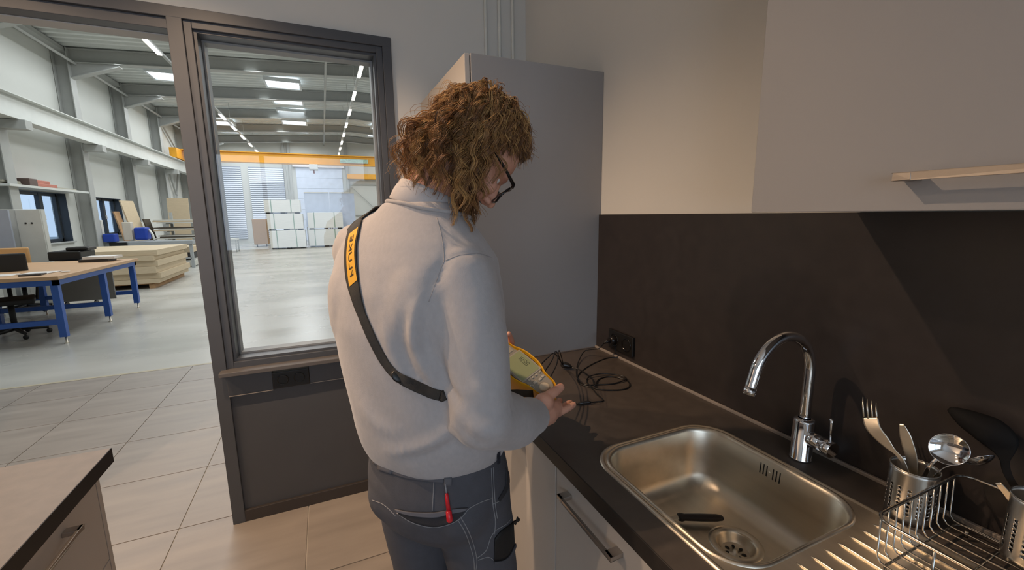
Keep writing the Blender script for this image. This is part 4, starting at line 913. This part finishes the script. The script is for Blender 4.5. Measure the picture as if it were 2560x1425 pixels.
def pband(pxa, pxb, M, name, off=.002, n=24):
    A = spline([V((*q, 0.)) for q in pxa], 8); B = spline([V((*q, 0.)) for q in pxb], 8); m = MB(); G = []
    for k in range(n+1):
        for L_ in (A, B):
            x = k/n*(len(L_)-1); i = min(int(x), len(L_)-2); q = L_[i]*(1-(x-i))+L_[i+1]*(x-i); G.append(q)
    rows = []
    for k in range(n+1):
        rw = []
        for j in range(7):
            q = G[2*k]*(1-j/6)+G[2*k+1]*j/6; h = cast(tb, q[0], q[1]); 
            if h is None: rw = None; break
            rw.append(h[0]+(h[1] if np.dot(h[1], ray(q[0], q[1])) < 0 else -h[1])*off)
        if rw: rows.append(rw)
    if len(rows) < 2: return
    m.add([p for r in rows for p in r], [(i*7+j, (i+1)*7+j, (i+1)*7+j+1, i*7+j+1) for i in range(len(rows)-1) for j in range(6)], True)
    o = m.build(name, M, pe, fix=False); so = o.modifiers.new('solid', 'SOLIDIFY'); so.thickness = .003; so.offset = 0; return o
pband([(938, 1138), (1000, 1172), (1060, 1188), (1110, 1196)], [(934, 1158), (1000, 1190), (1060, 1201), (1110, 1206)], mat('waistband', '#55545a', .85), 'waistband', .002)
patch([(950, 1153), (985, 1166), (982, 1184), (947, 1172)], mat('belt_tab', '#5c5b60', .85), 'belt_loop', .004, 4, 4)
patch([(1111, 1192), (1130, 1192), (1129, 1212), (1110, 1212)], mat('belt_tab', '#5c5b60', .85), 'belt_loop', .004, 4, 4)
pband([(992, 1273), (1030, 1280), (1085, 1282), (1130, 1274), (1166, 1272)], [(998, 1284), (1035, 1304), (1085, 1316), (1130, 1306), (1155, 1288)], TROUD, 'pocket_opening', .0012)
pband([(990, 1271), (1030, 1278), (1085, 1279), (1130, 1272), (1170, 1270)], [(994, 1277), (1032, 1287), (1085, 1291), (1130, 1283), (1160, 1277)], mat('pocket_edge', '#626167', .85), 'pocket_edge', .0035)
stitch([(992, 1282), (1030, 1306), (1080, 1318), (1125, 1310), (1155, 1292), (1172, 1272), (1205, 1254), (1230, 1246)])
stitch([(1085, 1198), (1083, 1240), (1081, 1276)])
stitch([(1228, 1170), (1230, 1220), (1232, 1262), (1238, 1300), (1236, 1335)])
stitch([(1233, 1168), (1235, 1220), (1238, 1262), (1243, 1296)])
stitch([(1142, 1296), (1160, 1325), (1174, 1360), (1184, 1395), (1186, 1424)]); stitch([(1150, 1290), (1170, 1325), (1184, 1362), (1192, 1398), (1190, 1424)])
stitch([(1232, 1260), (1250, 1250), (1262, 1232), (1268, 1215)], .0012); stitch([(1192, 1395), (1215, 1376), (1226, 1345), (1240, 1325), (1265, 1310), (1278, 1295)])
stitch([(1195, 1400), (1220, 1392), (1234, 1400)]); stitch([(930, 1250), (960, 1262), (990, 1290)], .0007)
pband([(1262, 1170), (1264, 1195), (1260, 1220), (1244, 1248)], [(1270, 1180), (1272, 1205), (1266, 1228), (1248, 1254)], TROUD, 'side_pocket_opening', .0012)
pband([(1236, 1346), (1250, 1328), (1268, 1315), (1281, 1306)], [(1234, 1402), (1255, 1400), (1272, 1385), (1284, 1358)], mat('pocket_mesh_black', '#121112', .7), 'thigh_pocket_mesh', .002)
pband([(1234, 1400), (1255, 1398), (1272, 1384), (1284, 1358)], [(1233, 1407), (1256, 1405), (1274, 1391), (1285, 1366)], TROU, 'thigh_pocket_edge', .005)
h = cast(tb, 1281, 1303)
if h is not None: MB().obox(h[0]+V((.008, -.004, 0)), ((1, 0, .3), (0, 1, 0), (-.3, 0, 1)), (.010, .002, .003)).tube([h[0]+V((.006, -.004, -.008)), h[0]+V((.012, -.004, .010))], .002, 6).build('zip_puller', BLACKP, pe)
h = cast(sb, 1244, 1140) or near(sb, PY(-1.42, 1252, 1135))
MB().obox(h[0]+h[1]*.003, (np.cross(h[1], (0, 0, 1)), (0, 0, 1), h[1]), (.005, .016, .0015)).build('side_label', mat('label_navy', '#20222c', .7, var=.4, vscale=120), pe)

# ---- red screwdriver in the back pocket
a, b = cast(tb, 1127, 1296), cast(tb, 1117, 1225)
off = a[1] if np.dot(a[1], ray(1127, 1296)) < 0 else -a[1]
p0, p1 = a[0]+off*.010, b[0]+off*.006
dv = (p1-p0)/np.linalg.norm(p1-p0)
sd = thing('voltage_tester', tuple(p0), 'small red screwdriver tucked into the back trouser pocket', 'screwdriver')
REDP = mat('red_plastic', '#c8202c', .35, var=.05); LL = np.linalg.norm(p1-p0)
MB().tube([p0-dv*.004, p0, p0+dv*LL*.30, p0+dv*LL*.33], [.004, .0068, .0062, .0045], 14).build('cap', REDP, sd)
MB().tube([p0+dv*LL*.33, p0+dv*LL*.85, p0+dv*LL*.93], [.0046, .0040, .0028], 12).build('handle', REDP, sd)
MB().tube([p0+dv*LL*.93, p0+dv*LL*1.25], [.0022, .0016], 8).build('tip', mat('clear_tip', '#8b8a8e', .3), sd)

# ---- glasses
gl = MB(); GM = mat('glasses_black', '#0f0e10', .25)
for s in (-1, 1):
    P = []
    for k in range(24):
        a_ = 2*math.pi*k/24; ca, sa = math.cos(a_), math.sin(a_)
        P.append(Hh((.106-.012*max(0, ca*s), s*.035+.0285*math.copysign(abs(ca)**.75, ca), -.007+.0235*math.copysign(abs(sa)**.75, sa))))
    gl.tube(P, .0025, 8, closed=True)
    gl.tube([Hh((.097, s*.062, .014)), Hh((.092, s*.070, .016)), Hh((.06, s*.078, .014)), Hh((.0, s*.083, .012)), Hh((-.02, s*.083, .0))], [.0042, .0045, .0034, .0028, .002], 8)
gl.tube([Hh((.105, -.008, .002)), Hh((.109, 0, .005)), Hh((.105, .008, .002))], .002, 8)
go = gl.build('glasses', GM, pe)
ln = MB()
for s in (-1, 1): ln.ell(Hh((.101, s*.035, -.007)), (HM[:, 1]*.0265, HM[:, 2]*.0225, HM[:, 0]*.0012), 20, 8)
ln.build('lens', glass('lens_glass', f=.5), go)

# ---- hair: wavy strands grown from the scalp and pulled down by gravity
HAIR = bpy.data.materials.new('hair_brown'); HAIR.use_nodes = True
N = HAIR.node_tree.nodes; L = HAIR.node_tree.links; B_ = N['Principled BSDF']; B_.inputs['Roughness'].default_value = .42; B_.inputs['Specular IOR Level'].default_value = .45
at = N.new('ShaderNodeAttribute'); at.attribute_name = 'tone'; rp = N.new('ShaderNodeValToRGB'); el_ = rp.color_ramp.elements
el_[0].position = 0; el_[0].color = (*lin('#40291a'), 1); el_[1].position = 1; el_[1].color = (*lin('#d2a468'), 1); e2 = el_.new(.5); e2.color = (*lin('#875d38'), 1)
L.new(at.outputs['Fac'], rp.inputs[0]); L.new(rp.outputs[0], B_.inputs['Base Color'])
EC = V((-.012, 0, .035)); ER = V((.100, .077, .092))
HINV = HM.T
FACE = (V((.028, 0, -.03)), V((.062, .062, .085)))
NK0 = V((-.918, -1.384, 1.50)); NK1 = Hh((-.030, 0, -.055))
def push(P, lift):
    # keep points (n,3 world) outside the skull and face
    q = (P-HC)@HM
    for c0, r0, ex in ((EC, ER, lift), (FACE[0], FACE[1], .006)):
        d = (q-c0)/(r0+(ex[:, None] if hasattr(ex, '__len__') else ex)); l = np.linalg.norm(d, axis=1); inside = l < 1
        q = np.where(inside[:, None], c0+d/np.maximum(l, 1e-6)[:, None]*(r0+(ex[:, None] if hasattr(ex, '__len__') else ex)), q)
    P = HC+q@HM.T
    ab = NK1-NK0; t = np.clip(((P-NK0)@ab)/(ab@ab), 0, 1); cpt = NK0+t[:, None]*ab; dv_ = P-cpt; l = np.linalg.norm(dv_, axis=1); rn = .062+lift*.8
    return np.where((l < rn)[:, None], cpt+dv_/np.maximum(l, 1e-6)[:, None]*rn[:, None], P)
def cling(P, lift, amt):
    # hair lying on an upward-facing part of the skull settles back onto it
    q = (P-HC)@HM; r = ER+lift[:, None]; d = (q-EC)/r; l = np.linalg.norm(d, axis=1); n_ = (d/r)@HM.T; up = n_[:, 2]/np.maximum(np.linalg.norm(n_, axis=1), 1e-9)
    k = np.where((l > 1) & (up > -.25) & (q[:, 2] > -.015), 1-amt*(l-1)/np.maximum(l, 1e-6), 1.0); q = EC+(q-EC)*k[:, None]
    return HC+q@HM.T
def grow(roots, nrm, lift, length, steps, stiff, grav, comb):
    P = roots.copy(); out = [P.copy()]; d = nrm*.22+comb; d /= np.linalg.norm(d, axis=1)[:, None]
    for k in range(steps):
        grav = np.minimum(grav*1.075, .6)
        d = d*(1-grav[:, None])+V((0, 0, -1.))*grav[:, None]; d /= np.linalg.norm(d, axis=1)[:, None]
        Q = P+d*(length/steps)[:, None]; Q = push(Q, lift); Q = cling(Q, lift, .30 if k < steps*.6 else .08); d2 = Q-P; l = np.linalg.norm(d2, axis=1)[:, None]; d = np.where(l > 1e-6, d2/np.maximum(l, 1e-6), d)
        P = Q; out.append(P.copy())
    return np.array(out).transpose(1, 0, 2)
def strands(name_v, curves, radii, tone):
    n, k, _ = curves.shape; t = np.gradient(curves, axis=1); t /= np.maximum(np.linalg.norm(t, axis=2, keepdims=True), 1e-9)
    ref = V((.31, .72, .62)); u = np.cross(t, ref); u /= np.maximum(np.linalg.norm(u, axis=2, keepdims=True), 1e-6); w_ = np.cross(t, u)
    vs = np.stack([curves+radii[:, :, None]*(math.cos(a)*u+math.sin(a)*w_) for a in (0, 2.094, 4.189)], axis=2)
    idx = np.arange(n*k*3).reshape(n, k, 3); F = []
    for j in range(3):
        a, b, c_, d_ = idx[:, :-1, j], idx[:, :-1, (j+1) % 3], idx[:, 1:, (j+1) % 3], idx[:, 1:, j]
        F.append(np.stack([a, b, c_, d_], -1).reshape(-1, 4))
    return vs.reshape(-1, 3), np.concatenate(F), np.repeat(tone, k*3)
def clumps(ng, per, steps, region, lrange, liftr, amp, freq, spread, rad, tonef, seed):
    rg = np.random.default_rng(seed); pts = []
    while len(pts) < ng:
        d = rg.normal(size=3); d /= np.linalg.norm(d)
        if region(d): pts.append(d)
    D = np.array(pts); q = EC+D*(ER+.002); nl = D/ER; nl /= np.linalg.norm(nl, axis=1)[:, None]
    crown = V((-.45, .10, .89)); tg = D-crown; tg -= nl*(tg*nl).sum(1)[:, None]; tg /= np.maximum(np.linalg.norm(tg, axis=1)[:, None], 1e-6)
    lift = rg.uniform(*liftr, ng); hx_ = .574*q[:, 0]+.819*q[:, 2]; ht_ = -.819*q[:, 0]+.574*q[:, 2]
    ln_ = np.where(hx_ > -.012, np.clip(ht_*1.15, .025, .13)*rg.uniform(.7, 1.12, ng), rg.uniform(*lrange, ng)); ln_ = np.where((hx_ > -.012) & (hx_ < .035) & (rg.uniform(0, 1, ng) < .40), rg.uniform(.11, .165, ng), ln_); lift = lift*np.interp(D[:, 0], [-1, -.3, .1], [1.5, 1.3, .9])
    G = grow(HC+q@HM.T, nl@HM.T, lift, ln_, steps, .7, rg.uniform(.07, .17, ng)*np.interp(D[:, 0], [-.7, -.2, .1], [.85, .85, 1.0]), (tg@HM.T)*rg.uniform(.8, 1.3, ng)[:, None]+rg.normal(size=(ng, 3))*.22)
    s = np.linspace(0, 1, steps+1)
    t = np.gradient(G, axis=1); t /= np.maximum(np.linalg.norm(t, axis=2, keepdims=True), 1e-9); u = np.cross(t, V((.2, .5, .84))); u /= np.maximum(np.linalg.norm(u, axis=2, keepdims=True), 1e-6); w_ = np.cross(t, u)
    ph = rg.uniform(0, 6.28, ng); fr = rg.uniform(*freq, ng)*ln_; A = rg.uniform(*amp, ng)*np.interp(D[:, 0], [-.5, .0, .2], [1.4, .9, .6])
    arg = ph[:, None]+6.283*fr[:, None]*s[None]; env = np.clip(s*2.2, 0, 1)[None]*A[:, None]
    G = G+(u*(np.cos(arg)*env)[..., None]+w_*(np.sin(arg)*env*.8)[..., None])
    # strands of each clump
    C_ = np.repeat(G, per, axis=0); uu = np.repeat(u, per, axis=0); ww = np.repeat(w_, per, axis=0); n = ng*per
    a = rg.uniform(0, 6.28, n); rr = np.sqrt(rg.uniform(0, 1, n))*spread; prof = (.55+.75*np.sin(np.pi*np.clip(s*.95, 0, 1)))*(1-.55*s**3)
    fl = rg.normal(size=(n, 1, 3))*.012*(s**2)[None, :, None]*rg.uniform(0, 1, (n, 1, 1))**3
    C_ = C_+uu*(np.cos(a)*rr)[:, None, None]*prof[None, :, None]+ww*(np.sin(a)*rr)[:, None, None]*prof[None, :, None]+fl
    ra = rad*(1-.55*s)[None, :]*rg.uniform(.7, 1.25, (n, 1))
    tone = np.clip(np.repeat(tonef(D, rg), per)+rg.normal(size=n)*.10, 0, 1)
    return strands('h', C_, ra, tone)
def hairline(d):
    x, y, z = d; q = EC+V(d)*ER
    if .574*q[0]+.819*q[2] > -.012 and -.819*q[0]+.574*q[2] < .028: return False
    if x > .45: return z > .52+.25*(x-.45)
    if x > .10: return z > .46
    if x > -.08: return z > .24
    return z > -.74
lit_tone_f = lambda D, rg: np.clip(.42+.17*rg.normal(size=len(D))+.42*np.clip(-D[:, 0], 0, 1)*rg.uniform(0, 1, len(D)), .05, .95)  # random strand tone, plus warm light painted in by lightening the back locks
sets = [clumps(380, 18, 22, hairline, (.125, .185), (.004, .020), (.003, .0085), (12, 20), .0062, .00074, lit_tone_f, 3),
        clumps(120, 9, 22, lambda d: hairline(d) and d[2] > .1, (.10, .15), (.010, .022), (.004, .009), (13, 22), .0038, .0008, lambda D, rg: lit_tone_f(D, rg)+.18, 5),
        clumps(150, 2, 22, hairline, (.10, .19), (.008, .028), (.004, .012), (10, 20), .007, .0005, lambda D, rg: lit_tone_f(D, rg)+.2, 8)]
# beard along jaw and chin
rg = np.random.default_rng(4); nb = 900; a = rg.uniform(-1.5, 1.5, nb); v_ = rg.uniform(-.118, -.058, nb)
q = np.stack([.030+.050*np.cos(a)*(1-.2*np.abs(v_+.08)/.04), .055*np.sin(a), v_], 1); q[:, 0] += .018*(np.cos(a) > .6)*(v_ < -.085)
nn = np.stack([np.cos(a), np.sin(a), -.6+0*a], 1); nn /= np.linalg.norm(nn, axis=1)[:, None]
lb = rg.uniform(.018, .040, nb); s = np.linspace(0, 1, 8)
cur = (HC+q@HM.T)[:, None, :]+((nn@HM.T)[:, None, :]*s[None, :, None]+V((0, 0, -1.))[None, None]*(s**2)[None, :, None]*.5)*lb[:, None, None]
cur += np.sin(s[None, :, None]*9+rg.uniform(0, 6, (nb, 1, 1)))*rg.normal(size=(nb, 1, 3))*.0025*s[None, :, None]
sets.append(strands('b', cur, .00075*(1-.5*s)[None, :]*np.ones((nb, 1)), np.clip(rg.normal(.38, .12, nb), 0, 1)))
vo = 0; VS, FS, TN = [], [], []
for vs, fs, tn in sets: VS.append(vs); FS.append(fs+vo); TN.append(tn); vo += len(vs)
# dark under-layer so no scalp shows between the locks
cap = MB(); nu, nv_ = 48, 28
for i in range(nv_):
    for j in range(nu):
        quad = []
        for (a_, b_i) in ((i, j), (i+1, j), (i+1, j+1), (i, j+1)):
            th, ph = math.pi*a_/nv_, 2*math.pi*b_i/nu; quad.append(V((math.sin(th)*math.cos(ph), math.sin(th)*math.sin(ph), math.cos(th))))
        cd_ = sum(quad)/4
        if hairline(cd_/np.linalg.norm(cd_)): cap.add([Hh(EC+p*(ER+.0055)) for p in quad], [(0, 1, 2, 3)], True)
VS = np.concatenate(VS); FS = np.concatenate(FS); TN = np.concatenate(TN)
cv = np.array(cap.v); cf = np.array(cap.f)+len(VS); VS = np.concatenate([VS, cv]); TN = np.concatenate([TN, np.full(len(cv), .12)]); FS = np.concatenate([FS, cf])
hm = bpy.data.meshes.new('hair'); hm.vertices.add(len(VS)); hm.vertices.foreach_set('co', (VS-root_loc(pe)).ravel()); hm.loops.add(FS.size); hm.loops.foreach_set('vertex_index', FS.ravel().astype(np.int32))
hm.polygons.add(len(FS)); hm.polygons.foreach_set('loop_start', np.arange(0, FS.size, 4, dtype=np.int32)); hm.polygons.foreach_set('use_smooth', np.ones(len(FS), bool))
at_ = hm.attributes.new('tone', 'FLOAT', 'POINT'); at_.data.foreach_set('value', TN.astype(np.float32)); hm.update(calc_edges=True); hm.validate(); hm.materials.append(HAIR)
ho_ = bpy.data.objects.new('hair', hm); COL.objects.link(ho_); ho_.parent = pe; ho_['label'] = 'wavy chin-length light brown hair'

# ================================================================== tester, strap, cable
YEL = mat('holster_yellow', '#e8a511', .45, var=.04); TGR = mat('tester_grey', '#8f887c', .5, var=.04); LCDM = mat('lcd_green', '#969b72', .3, var=.03)
WEB = mat('strap_webbing', '#2b2825', .75, var=.15, vscale=200, bump=.4, bscale=900); PADM = mat('strap_pad', '#4c463c', .8, var=.1, vscale=90, bump=.3, bscale=600)
te = thing('installation_tester', tuple(T((0, 0, -.05))), 'yellow and grey handheld electrical tester with a shoulder strap', 'tester')
HO = [(0, .047), (.022, .0465), (.045, .041), (.065, .0335), (.085, .031), (.105, .029), (.122, .020), (.132, .006)]
half = HO+[(x, -y) for x, y in HO[::-1]][0:]
out_ = HO+[(x, -y) for x, y in HO[::-1]]+[(-x, -y) for x, y in HO[1:]]+[(-x, y) for x, y in HO[::-1][:-1]]
OUT = [V((p[0], p[1])) for p in spline([V((x, y, 0.)) for x, y in out_], 4, closed=True)]
def tring(sc_, z, o=0.0):
    R = []
    for p in OUT:
        l = np.linalg.norm(p); R.append(T((p[0]*sc_-p[0]/l*o, p[1]*sc_-p[1]/l*o, z)))
    return R
MB().rings([tring(1, -.078, .018), tring(1, -.076, .009), tring(1, -.064, .003), tring(1, -.02, -.001), tring(1, .004, -.0015), tring(1, .0085, .0005), tring(1, .0085, .003), tring(1, .005, .0045), tring(1, -.004, .005)], cap=True).build('holster', YEL, te)
MB().rings([tring(1, -.006, .0045), tring(1, -.002, .0046)]).build('dark_rim_gap', DARKP, te)  # dark fill: shade of the gap between rim and face put into colour
fc = MB().rings([tring(1, -.003, .0085), tring(1, .0018, .0088), tring(1, .003, .0105)]).build('face', TGR, te)
def tbox(x0, x1, y0, y1, z0, z1, M_, nm, par, bev=.0008): return MB().obox(T(((x0+x1)/2, (y0+y1)/2, (z0+z1)/2)), TM.T, ((x1-x0)/2, (y1-y0)/2, (z1-z0)/2)).build(nm, M_, par, bev)
tbox(-.047, .047, -.0355, .0365, .003, .0045, mat('lcd_bezel', '#a59d8d', .4), 'screen_bezel', fc)
ls = tbox(-.0425, .0425, -.0325, .0325, .0045, .0050, LCDM, 'screen', fc, 0)
def text_mesh(body, size):
    cu = bpy.data.curves.new('txt', 'FONT'); cu.body = body; cu.size = size; cu.align_x = 'CENTER'; cu.align_y = 'CENTER'
    o = bpy.data.objects.new('txt', cu); COL.objects.link(o); dg = bpy.context.evaluated_depsgraph_get(); me = bpy.data.meshes.new_from_object(o.evaluated_get(dg)); bpy.data.objects.remove(o)
    vs = [V(v.co) for v in me.vertices]; fs = [tuple(p.vertices) for p in me.polygons]; bpy.data.meshes.remove(me); return vs, fs
SEG = {'1': 'bc', '8': 'abcdefg', '9': 'abcdfg'}; GEO = {'a': (0, 1, 1, .12), 'g': (0, 0, 1, .12), 'd': (0, -1, 1, .12), 'f': (-.5, .5, .12, 1), 'b': (.5, .5, .12, 1), 'e': (-.5, -.5, .12, 1), 'c': (.5, -.5, .12, 1)}
mm = MB(); x = -.024
for ch in '189.8':
    if ch == '.':
        mm.obox(T((x-.0035, .0105, .0052)), TM.T, (.0009, .0009, .0002)); continue
    for sgm in SEG[ch]:
        gx, gy, gw, gh = GEO[sgm]; mm.obox(T((x+gx*.0066, .017+gy*.0066, .0052)), TM.T, (.0033*gw if gw == 1 else .0006, .0030 if gh == 1 else .0006, .0002))
    x += .0108
mm.build('digits', mat('lcd_digit', '#4f5540', .5), ls)
KEYM = mat('key_light', '#b7ad9c', .45)
for y in (.023, .009, -.004, -.017): tbox(.0505, .0555, y-.0032, y+.0032, .003, .0062, KEYM, 'key', fc)
for x_, y in ((.069, .019), (.071, .007), (.069, -.010)): tbox(x_-.0035, x_+.0035, y-.0055, y+.0055, .003, .006, KEYM, 'key', fc)
MB().tube([T((.074+.0062*math.cos(a_), -.026+.0045*math.sin(a_), .0036)) for a_ in np.linspace(0, 6.283, 17)[:-1]], .0012, 6, closed=True).build('key_ring_mark', KEYM, fc)
MB().lathe([(0, .007), (.011, .007), (.0135, .006), (.0145, .003)], T((.097, -.002, 0)), 28, TM[:, 2]).build('dial', mat('dial_cream', '#c7b59b', .5), fc)
tbox(-.075, -.056, -.02, .022, .003, .0045, mat('lcd_bezel', '#a59d8d', .4), 'legend_panel', fc)
for sx in (-1, 1): MB().tube([T((sx*.118, -.012, -.012)), T((sx*.133, -.018, -.012)), T((sx*.130, .012, -.012))], .004, 8).build('strap_lug', BLACKP, te)

# strap: over the left shoulder, down across the back to the right hip, ending on the tester at both sides
def strap_path():
    V_ = [(938, 508), (914, 524), (897, 550), (886, 585), (880, 625), (881, 668), (888, 715), (901, 765), (920, 815), (943, 865), (968, 908), (995, 938), (1035, 963), (1078, 981), (1108, 989)]
    P, N_ = castline(sb, V_, 4)
    front = [(-.985, -1.30, 1.55), (-.905, -1.24, 1.46), (-.83, -1.26, 1.35), (-.79, -1.30, 1.26)]
    F_, FN = [], []
    for p in front: a_, b_ = near(sb, p); F_.append(a_); FN.append(b_)
    e1 = T((-.128, -.01, -.012)); bk_ = []; bn = []
    for p in [(-.845, -1.56, 1.085), (-.79, -1.50, 1.06), (-.765, -1.42, 1.055)]: a_, b_ = near(sb, p); bk_.append(a_); bn.append(b_)
    e2_ = T((.086, -.0385, -.004))
    pts = [e1, (e1*.4+F_[-1]*.6)]+F_[::-1]+list(P)+[P[-1]-N_[-1]*.03+V((.02, .0, 0)), PY(-1.45, 1180, 1004), PY(-1.425, 1266, 984), e2_]
    nr = [TM[:, 2], FN[-1]]+FN[::-1]+list(N_)+[N_[-1], N_[-1], V((-.2, -.85, .5)), V((-.2, -.85, .5))]
    return pts, nr, len(F_)+2, len(P)
sp_, sn_, i0, np_ = strap_path()
# dense resample
SP = spline(sp_, 3); SN = spline(sn_, 3); nS = len(SP)
sarr = np.cumsum([0]+[np.linalg.norm(SP[i+1]-SP[i]) for i in range(nS-1)])
s_a, s_b = sarr[i0*3], sarr[min((i0+np_-1)*3, nS-1)]
def width_at(s):
    t = (s-s_a)/(s_b-s_a)          # 0 at the shoulder, 1 at the hip
    if t < -.25: return .0125
    if t > 1.02: return .0095
    if t < .38: return .0215
    if t < .55: return .0215+(.0105-.0215)*(t-.38)/.17
    return .0105
Rr = []
for i in range(nS):
    t = SP[min(i+1, nS-1)]-SP[max(i-1, 0)]; t /= np.linalg.norm(t); n_ = SN[i]-t*np.dot(SN[i], t); n_ /= np.linalg.norm(n_); s = np.cross(t, n_); w_ = width_at(sarr[i]); c_ = SP[i]+n_*.0035
    Rr.append([c_+s*w_*k+n_*h for k, h in ((-1, -.001), (-.9, .0015), (.55, .0018), (.62, .0032), (.92, .0030), (1, -.001), (.9, -.0015), (-.9, -.0015))])
MB().rings(Rr).build('strap', WEB, te)
# buckle slider on the back
h = cast(sb, 997, 940)
if h is not None: MB().ell(h[0]+h[1]*.004, (V((.010, -.004, -.010)), V((.006, .002, .007)), h[1]*.006), 14, 8).build('strap_slider', BLACKP, te)
# yellow patch with lettering on the wide pad part
def strap_pt(s, v, off):
    i = int(np.clip(np.searchsorted(sarr, s)-1, 1, nS-3)); f = (s-sarr[i])/(sarr[i+1]-sarr[i]); p = SP[i]*(1-f)+SP[i+1]*f; n_ = SN[i]*(1-f)+SN[i+1]*f
    t0 = SP[i+1]-SP[i-1]; t1 = SP[i+2]-SP[i]; t = t0/np.linalg.norm(t0)*(1-f)+t1/np.linalg.norm(t1)*f; t /= np.linalg.norm(t); n_ = n_-t*np.dot(n_, t); n_ /= np.linalg.norm(n_)
    return p+np.cross(t, n_)*v+n_*(.0035+off)
def s_at_px(v):   # arc length where the visible strap crosses an image row
    best = None
    for i in range(i0*3, min((i0+np_)*3, nS)):
        q = CR@(SP[i]-CAM); row = 712.5-FPX*q[1]/q[2]
        if best is None or abs(row-v) < best[0]: best = (abs(row-v), sarr[i])
    return best[1]
sA, sB = s_at_px(582), s_at_px(710)
m = MB(); G = [strap_pt(sA+(sB-sA)*i/16, -.0185+.030*j/4, .0024) for i in range(17) for j in range(5)]
m.add(G, [(i*5+j, (i+1)*5+j, (i+1)*5+j+1, i*5+j+1) for i in range(16) for j in range(4)], True); m.build('strap_patch', mat('patch_yellow', '#e0a62c', .6), te, fix=False)
vs, fs = text_mesh('FLUKE', .034); mnx, mxx = min(p[0] for p in vs), max(p[0] for p in vs); mny, mxy = min(p[1] for p in vs), max(p[1] for p in vs)
m = MB(); mid = (sA+sB)/2; half_ = (sB-sA)*.37
P = [strap_pt(mid-((p[0]-mnx)/(mxx-mnx)*2-1)*half_, -.0035+LSIGN*((p[1]-mny)/(mxy-mny)*2-1)*.0062, .0031) for p in vs] if (LSIGN := -1) else None
m.add(P, fs); m.build('strap_lettering', mat('letter_brown', '#33200f', .6), te, fix=False)

# test lead: plug in the wall socket, coil on the worktop, splitter, three leads to the tester
CAB = mat('cable_black', '#12100f', .35, var=.05)
tl = thing('test_lead', (-.30, -1.15, .921), 'black mains test lead coiled on the worktop, plugged into the wall socket', 'cable')
def cz(u, v, z): return PZ(z, 1180+u/3.564, 780+v/3.564)
plug = V((-.045, -.913, .995))
pg = MB().cyl((-.020, -.913, .995), (-.048, -.913, .995), .0185, 20, .0165).build('plug', DARKP, tl)
MB().tube([(-.046, -.913, .995), (-.060, -.908, .992), (-.075, -.902, .984)], [.010, .008, .005], 12).build('plug_strain_relief', DARKP, pg)
loop = [V((-.072, -.903, .986)), V((-.10, -.905, .965)), cz(1010, 345, .945), cz(950, 440, .928), cz(930, 540, .9228), cz(955, 615, .9228), cz(1020, 648, .9228), cz(1120, 648, .9228), cz(1250, 640, .9228), cz(1340, 615, .925), cz(1375, 592, .928), cz(1320, 565, .930), cz(1180, 549, .930), cz(1070, 565, .929), cz(1022, 605, .9228), cz(1050, 655, .9228), cz(1130, 690, .9228), cz(1290, 696, .9228), cz(1385, 678, .9228), cz(1405, 640, .9228), cz(1360, 600, .9228), cz(1230, 575, .9228), cz(1130, 600, .9228), cz(1092, 660, .930), cz(1075, 600, .931), cz(1030, 560, .930), cz(960, 515, .930), cz(885, 492, .932)]
MB().tube(spline(loop, 6), .0024, 8).build('cable', CAB, tl)
l2 = [V((-.028, -.925, .978)), V((-.026, -.928, .945)), cz(1300, 400, .926), cz(1200, 412, .9228), cz(1080, 460, .9228), cz(985, 520, .9228), cz(940, 580, .9228), cz(960, 640, .9228), cz(1060, 675, .9228), cz(1110, 730, .9228), cz(1170, 787, .9228), cz(1100, 800, .9228), cz(1060, 806, .926)]
MB().tube(spline(l2, 6), .0020, 8).build('probe_cable', CAB, tl)
MB().tube([cz(1062, 806, .927), cz(1040, 803, .927), cz(985, 810, .927), cz(930, 818, .927)], [.003, .0055, .0055, .003], 10).build('probe', DARKP, tl)
spl = MB().tube([cz(890, 492, .933), cz(860, 480, .936), cz(815, 470, .940), cz(800, 468, .942)], [.004, .011, .013, .010], 14).build('splitter', DARKP, tl)
for k, (dy_, dz_) in enumerate(((0, .0), (.006, .004), (-.006, .006))):
    a_ = cz(805, 468, .942)+V((0, dy_, dz_)); b_ = T((.02+.025*k, .046, -.030))
    MB().tube(spline([a_, a_*.62+b_*.38+V((.0, 0, .045+.01*k)), a_*.25+b_*.75+V((.01, 0, .030)), b_], 8), .0019, 8).build('lead', CAB, spl)
